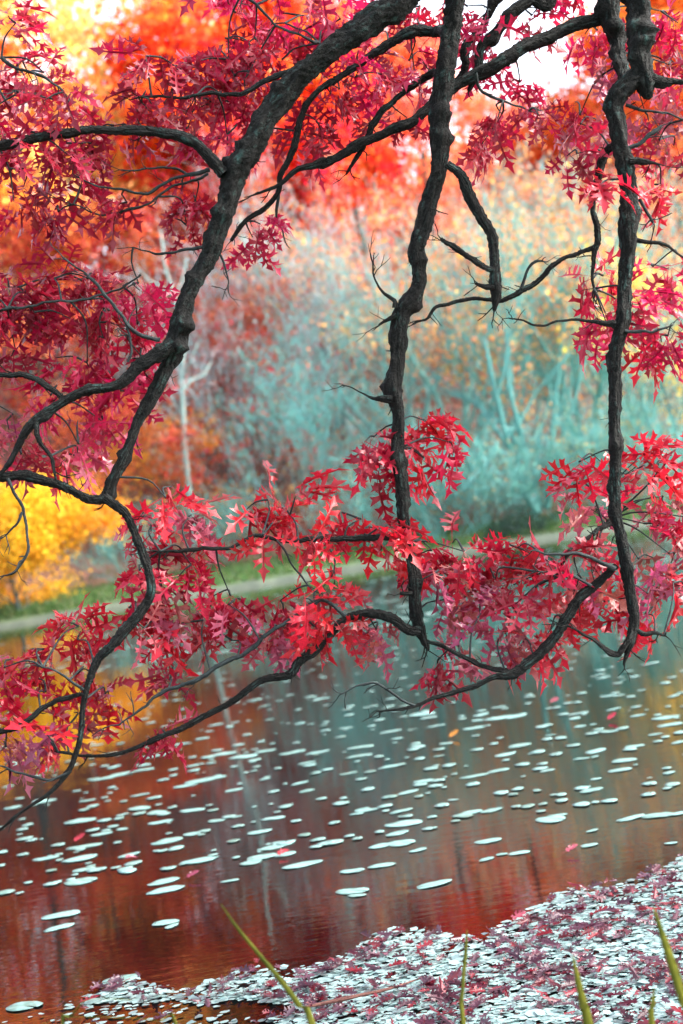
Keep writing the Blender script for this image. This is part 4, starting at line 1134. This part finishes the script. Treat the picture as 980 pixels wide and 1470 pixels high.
def floating_mat():
    g = random.Random(12)
    V, Fc, off = [], [], 0
    n = 0; layer = 34000
    while n < 68000:
        x = g.uniform(-2.6, 3.4); y = g.uniform(3.25, 7.6)
        if y > 7.6 - 0.0 or not in_mat(x, y, g):
            n += 0.15; continue
        n += 1
        base = n < layer
        k = g.choice((5, 6, 7)); s = g.uniform(.010, .026) if base else g.choice((0.007, 0.009, 0.011, 0.014, 0.018, 0.026)) * g.uniform(.7, 1.3)
        a0 = g.random() * 6.28; tx, ty = (g.gauss(0, .015), g.gauss(0, .015)) if base else (g.gauss(0, .10), g.gauss(0, .10)); z0 = 0.003 + g.random() * (.003 if base else .010)
        sx = g.uniform(.7, 1)
        for i in range(k):
            a = a0 + 6.283 * i / k; rr = s * g.uniform(.5, 1.2) * (1 if base else .9)
            dx, dy = rr * math.cos(a), rr * math.sin(a) * sx
            V.append((x + dx, y + dy, max(0.002, z0 + dx * tx + dy * ty)))
        Fc.append(tuple(range(off, off + k))); off += k
    mt, nn, l, p = material('floating_weed')
    av = nn.new('ShaderNodeAttribute'); av.attribute_name = 'v'
    rp = nn.new('ShaderNodeValToRGB'); e = rp.color_ramp.elements
    e[0].position = 0.0; e[0].color = (0.07, 0.12, 0.13, 1); e[1].position = 1.0; e[1].color = (0.25, 0.385, 0.38, 1)
    m_ = e.new(0.35); m_.color = (0.19, 0.31, 0.30, 1)
    l.new(av.outputs['Fac'], rp.inputs[0]); l.new(rp.outputs[0], p.inputs['Base Color'])
    p.inputs['Roughness'].default_value = 0.35; p.inputs['Specular IOR Level'].default_value = 0.7
    o = link('floating_weed', mesh('floating_weed', V, Fc, [mt], fattr=[g.random() for _ in Fc]))
    tag(o, 'pale blue green mat of floating weed and broken pads filling the near right corner', 'water weed', kind='stuff')

    # fallen oak leaves lying on the mat
    cols = [(0.11, 0.010, 0.028), (0.16, 0.008, 0.020), (0.27, 0.010, 0.024), (0.08, 0.024, 0.042), (0.15, 0.055, 0.09), (0.08, 0.02, 0.035), (0.12, 0.03, 0.06), (0.10, 0.04, 0.07)]
    items = []
    while len(items) < 4600:
        x = g.uniform(-2.4, 3.2); y = g.uniform(3.4, 7.4)
        if not in_mat(x, y, g): continue
        c = math.sin(x * 4.3 + y * 3.1) * math.cos(y * 6.7 - x * 2.0)
        if c < 0.0 and g.random() < .6: continue
        a = g.random() * 6.28
        d = Vector((math.cos(a), math.sin(a), g.gauss(0.0, .10)))
        n = Vector((g.gauss(0, .35), g.gauss(-.2, .4), 1))
        if g.random() < .3: n = -n
        L = g.uniform(.035, .085)
        M = leaf_matrix(Vector((x, y, 0.014 + g.random() * .012)), d, n, L)
        px, py = to_px((x, y, 0))
        vis = 0 <= px <= 980 and py <= 1470
        items.append((L * (1 if vis else .01) / y, NS + g.randrange(8), M, g.choice(cols), px, py))
    items.sort(key=lambda t: -t[0])
    for sz, s, M, c, px, py in items[:300]:
        o = link('fallen_leaf', SHAPES[s]); o.matrix_world = M; o.color = (*c, 1)
        dd = py - mat_edge(px)
        part = 'at the outer edge of the mat' if dd < 45 else 'just inside the edge of the mat' if dd < 90 else 'midway across the mat' if dd < 150 else 'on the near side of the mat'
        tone = 'dull purple' if c[1] > 0.022 else 'dark red' if c[0] < 0.3 else 'bright red'
        size = 'large' if sz > 0.0165 else 'smaller'
        tag(o, f'{size} {tone} fallen leaf {part}, {hband(px)}', 'fallen leaf', f'{size} {tone} fallen leaves {part}, {hband(px)}')
    o = link('leaf_litter', joined_leaves('leaf_litter', [(s, M, c) for _, s, M, c, _, _ in items[300:]], M_OAKS))
    tag(o, 'countless curled wine red leaves strewn over the floating mat', 'fallen leaves', kind='stuff')
    # a few leaves on separate pads
    for px, py, c, lab in [(268, 1259, (0.35, .06, .12), 'purple fallen leaf on the tip of a pad at left'), (398, 1226, (.6, .03, .05), 'red fallen leaf on the pad cluster left of centre'),
                           (106, 1207, (.6, .05, .08), 'small red fallen leaf standing up on a pad at far left'), (180, 1231, (.4, .06, .12), 'purple leaf beside the strung out pads at left'),
                           (872, 1032, (.6, .03, .08), 'pink red fallen leaf at the end of a pad row at right'), (790, 1008, (.5, .1, .15), 'pale pink fallen leaf floating below the right branches'),
                           (812, 1222, (.5, .08, .14), 'small pink leaf upright on the water above the mat'), (735, 1320, (.4, .05, .1), 'curled leaf at the front edge of the mat'),
                           (645, 1057, (.8, .35, .05), 'small yellow leaf floating in the middle of the pond')]:
        p = on_water(px, py, 0.02); L = 0.055 + 0.002 * p.y
        o = link('fallen_leaf', SHAPES[NS + random.randrange(8)]); o.matrix_world = leaf_matrix(p, Vector((1, .4, .25)), Vector((.3, -.6, 1)), L); o.color = (*c, 1)
        tag(o, lab, 'fallen leaf')


floating_mat()


# stick lying in the mat
def stick():
    t = Tubes()
    P = [on_water(x, y, .03) for x, y in [(448, 1444), (480, 1437), (520, 1428), (560, 1419), (610, 1402)]]
    o = bpy.data.objects.new('stick', None)
    Q, RR = catmull(P, [.006, .008, .006, .005, .002], .03)
    t.add([q - P[0] for q in Q], RR, 8, rough=.08)
    mt = bark_material('stick_wood', (0.06, 0.02, 0.02), (0.20, 0.09, 0.07), bump=.3, dist=.002)
    o = link('stick', t.mesh('stick', mt)); o.location = P[0]
    tag(o, 'thin dark reddish stick lying across the floating mat', 'stick')


stick()


# ------------------------------------------------------------------ reed blades at the near edge
def blade_material():
    mt, n, l, p = material('reed_blade')
    tc = n.new('ShaderNodeTexCoord'); nz = n.new('ShaderNodeTexNoise'); nz.inputs['Scale'].default_value = 9
    l.new(tc.outputs['Object'], nz.inputs['Vector'])
    rp = n.new('ShaderNodeValToRGB'); e = rp.color_ramp.elements
    e[0].position = .35; e[0].color = (0.10, 0.14, 0.02, 1); e[1].position = .65; e[1].color = (0.34, 0.33, 0.05, 1)
    l.new(nz.outputs['Fac'], rp.inputs[0]); l.new(rp.outputs[0], p.inputs['Base Color']); p.inputs['Roughness'].default_value = .45
    tr = n.new('ShaderNodeBsdfTranslucent'); l.new(rp.outputs[0], tr.inputs[0])
    mi = n.new('ShaderNodeMixShader'); mi.inputs[0].default_value = .4; l.new(p.outputs[0], mi.inputs[1]); l.new(tr.outputs[0], mi.inputs[2])
    l.new(mi.outputs[0], n['Material Output'].inputs[0])
    return mt


M_BLADE = blade_material()


def blade(pts, w, Y, label):
    """V-folded blade running down to its root in the shallows"""
    P = [pt(x, y, Y + k * 0.02) for k, (x, y) in enumerate(pts)]
    last = P[-1]
    root = Vector((last.x + (last.x - P[-2].x) * .6, last.y + .02, -0.05))
    P.append(root); ws = list(w) + [w[-1] * 1.1]
    Q, RR = catmull(P, [q * pxm(Y) * .72 for q in ws], 0.03)
    V, Fc = [], []
    for i, (q, r) in enumerate(zip(Q, RR)):
        q = q - root
        side = Vector((1, 0.25, 0)).normalized() * r
        V += [tuple(q - side), tuple(q + Vector((0, r * .5, 0))), tuple(q + side), tuple(q + Vector((0, r * .5 + 0.0012, 0)))]
        if i:
            a = 4 * (i - 1); b = 4 * i
            for j in range(4): Fc.append((a + j, a + (j + 1) % 4, b + (j + 1) % 4, b + j))
    o = link('reed_blade', mesh('reed_blade', V, Fc, [M_BLADE], smooth=True)); o.location = root
    tag(o, label, 'reed', 'reed blades in the foreground')


blade([(317, 1298), (335, 1325), (370, 1368), (405, 1410), (430, 1445), (455, 1490)], [.8, 3, 4.5, 6, 6.5, 7], 3.3, 'long thin reed blade leaning left across the red water')
blade([(670, 1335), (668, 1370), (664, 1420), (666, 1480)], [1, 4, 4, 5], 3.5, 'thin mottled upright reed blade right of centre')
blade([(822, 1373), (830, 1410), (838, 1445), (848, 1490)], [1.5, 7, 9, 11], 3.2, 'broad pointed reed blade at lower right')
blade([(938, 1303), (950, 1340), (965, 1385), (982, 1440), (996, 1490)], [1.5, 7, 10, 11, 12], 3.1, 'tallest reed blade at the right edge')
blade([(938, 1418), (937, 1445), (937, 1490)], [1, 6, 7], 3.3, 'short reed blade tip between the two broad ones')
blade([(190, 1436), (160, 1434), (120, 1437), (100, 1460), (90, 1500)], [.6, 2.5, 3, 3, 4], 3.4, 'green blade bent flat over the left tip of the mat')
blade([(50, 1475), (80, 1462), (140, 1460), (230, 1466), (260, 1490)], [1, 2, 2.5, 3, 3.5], 3.4, 'dry pinkish reed blade arching along the bottom left edge')


def near_grass():
    g = np.random.default_rng(77); n = 5000
    x = g.uniform(-3, 4, n); y = 0.5 + 2.3 * g.random(n)
    ok = ~((abs(x) < .5) & (y < .9)); x, y = x[ok], y[ok]; n = len(x)
    z = np.array([near_z(a, b) for a, b in zip(x, y)])
    h = 0.08 + .14 * g.random(n); a = g.random(n) * 6.28; w = .004
    P = np.stack([x, y, z], 1); D = np.stack([np.cos(a) * w, np.sin(a) * w, 0 * a], 1)
    V = np.stack([P - D, P + D, P + np.stack([g.normal(0, .04, n), g.normal(0, .04, n), h], 1)], 1).reshape(-1, 3)
    pal = np.array([(0.14, .25, .05), (.25, .28, .07)])
    o = link('grass', mesh('grass', V, np.arange(n * 3).reshape(-1, 3), [M_FARS], fattr=g.random(n), fcol=pal[g.integers(0, 2, n)]))
    tag(o, 'short grass on the near bank at the water edge', 'grass', kind='stuff')


near_grass()
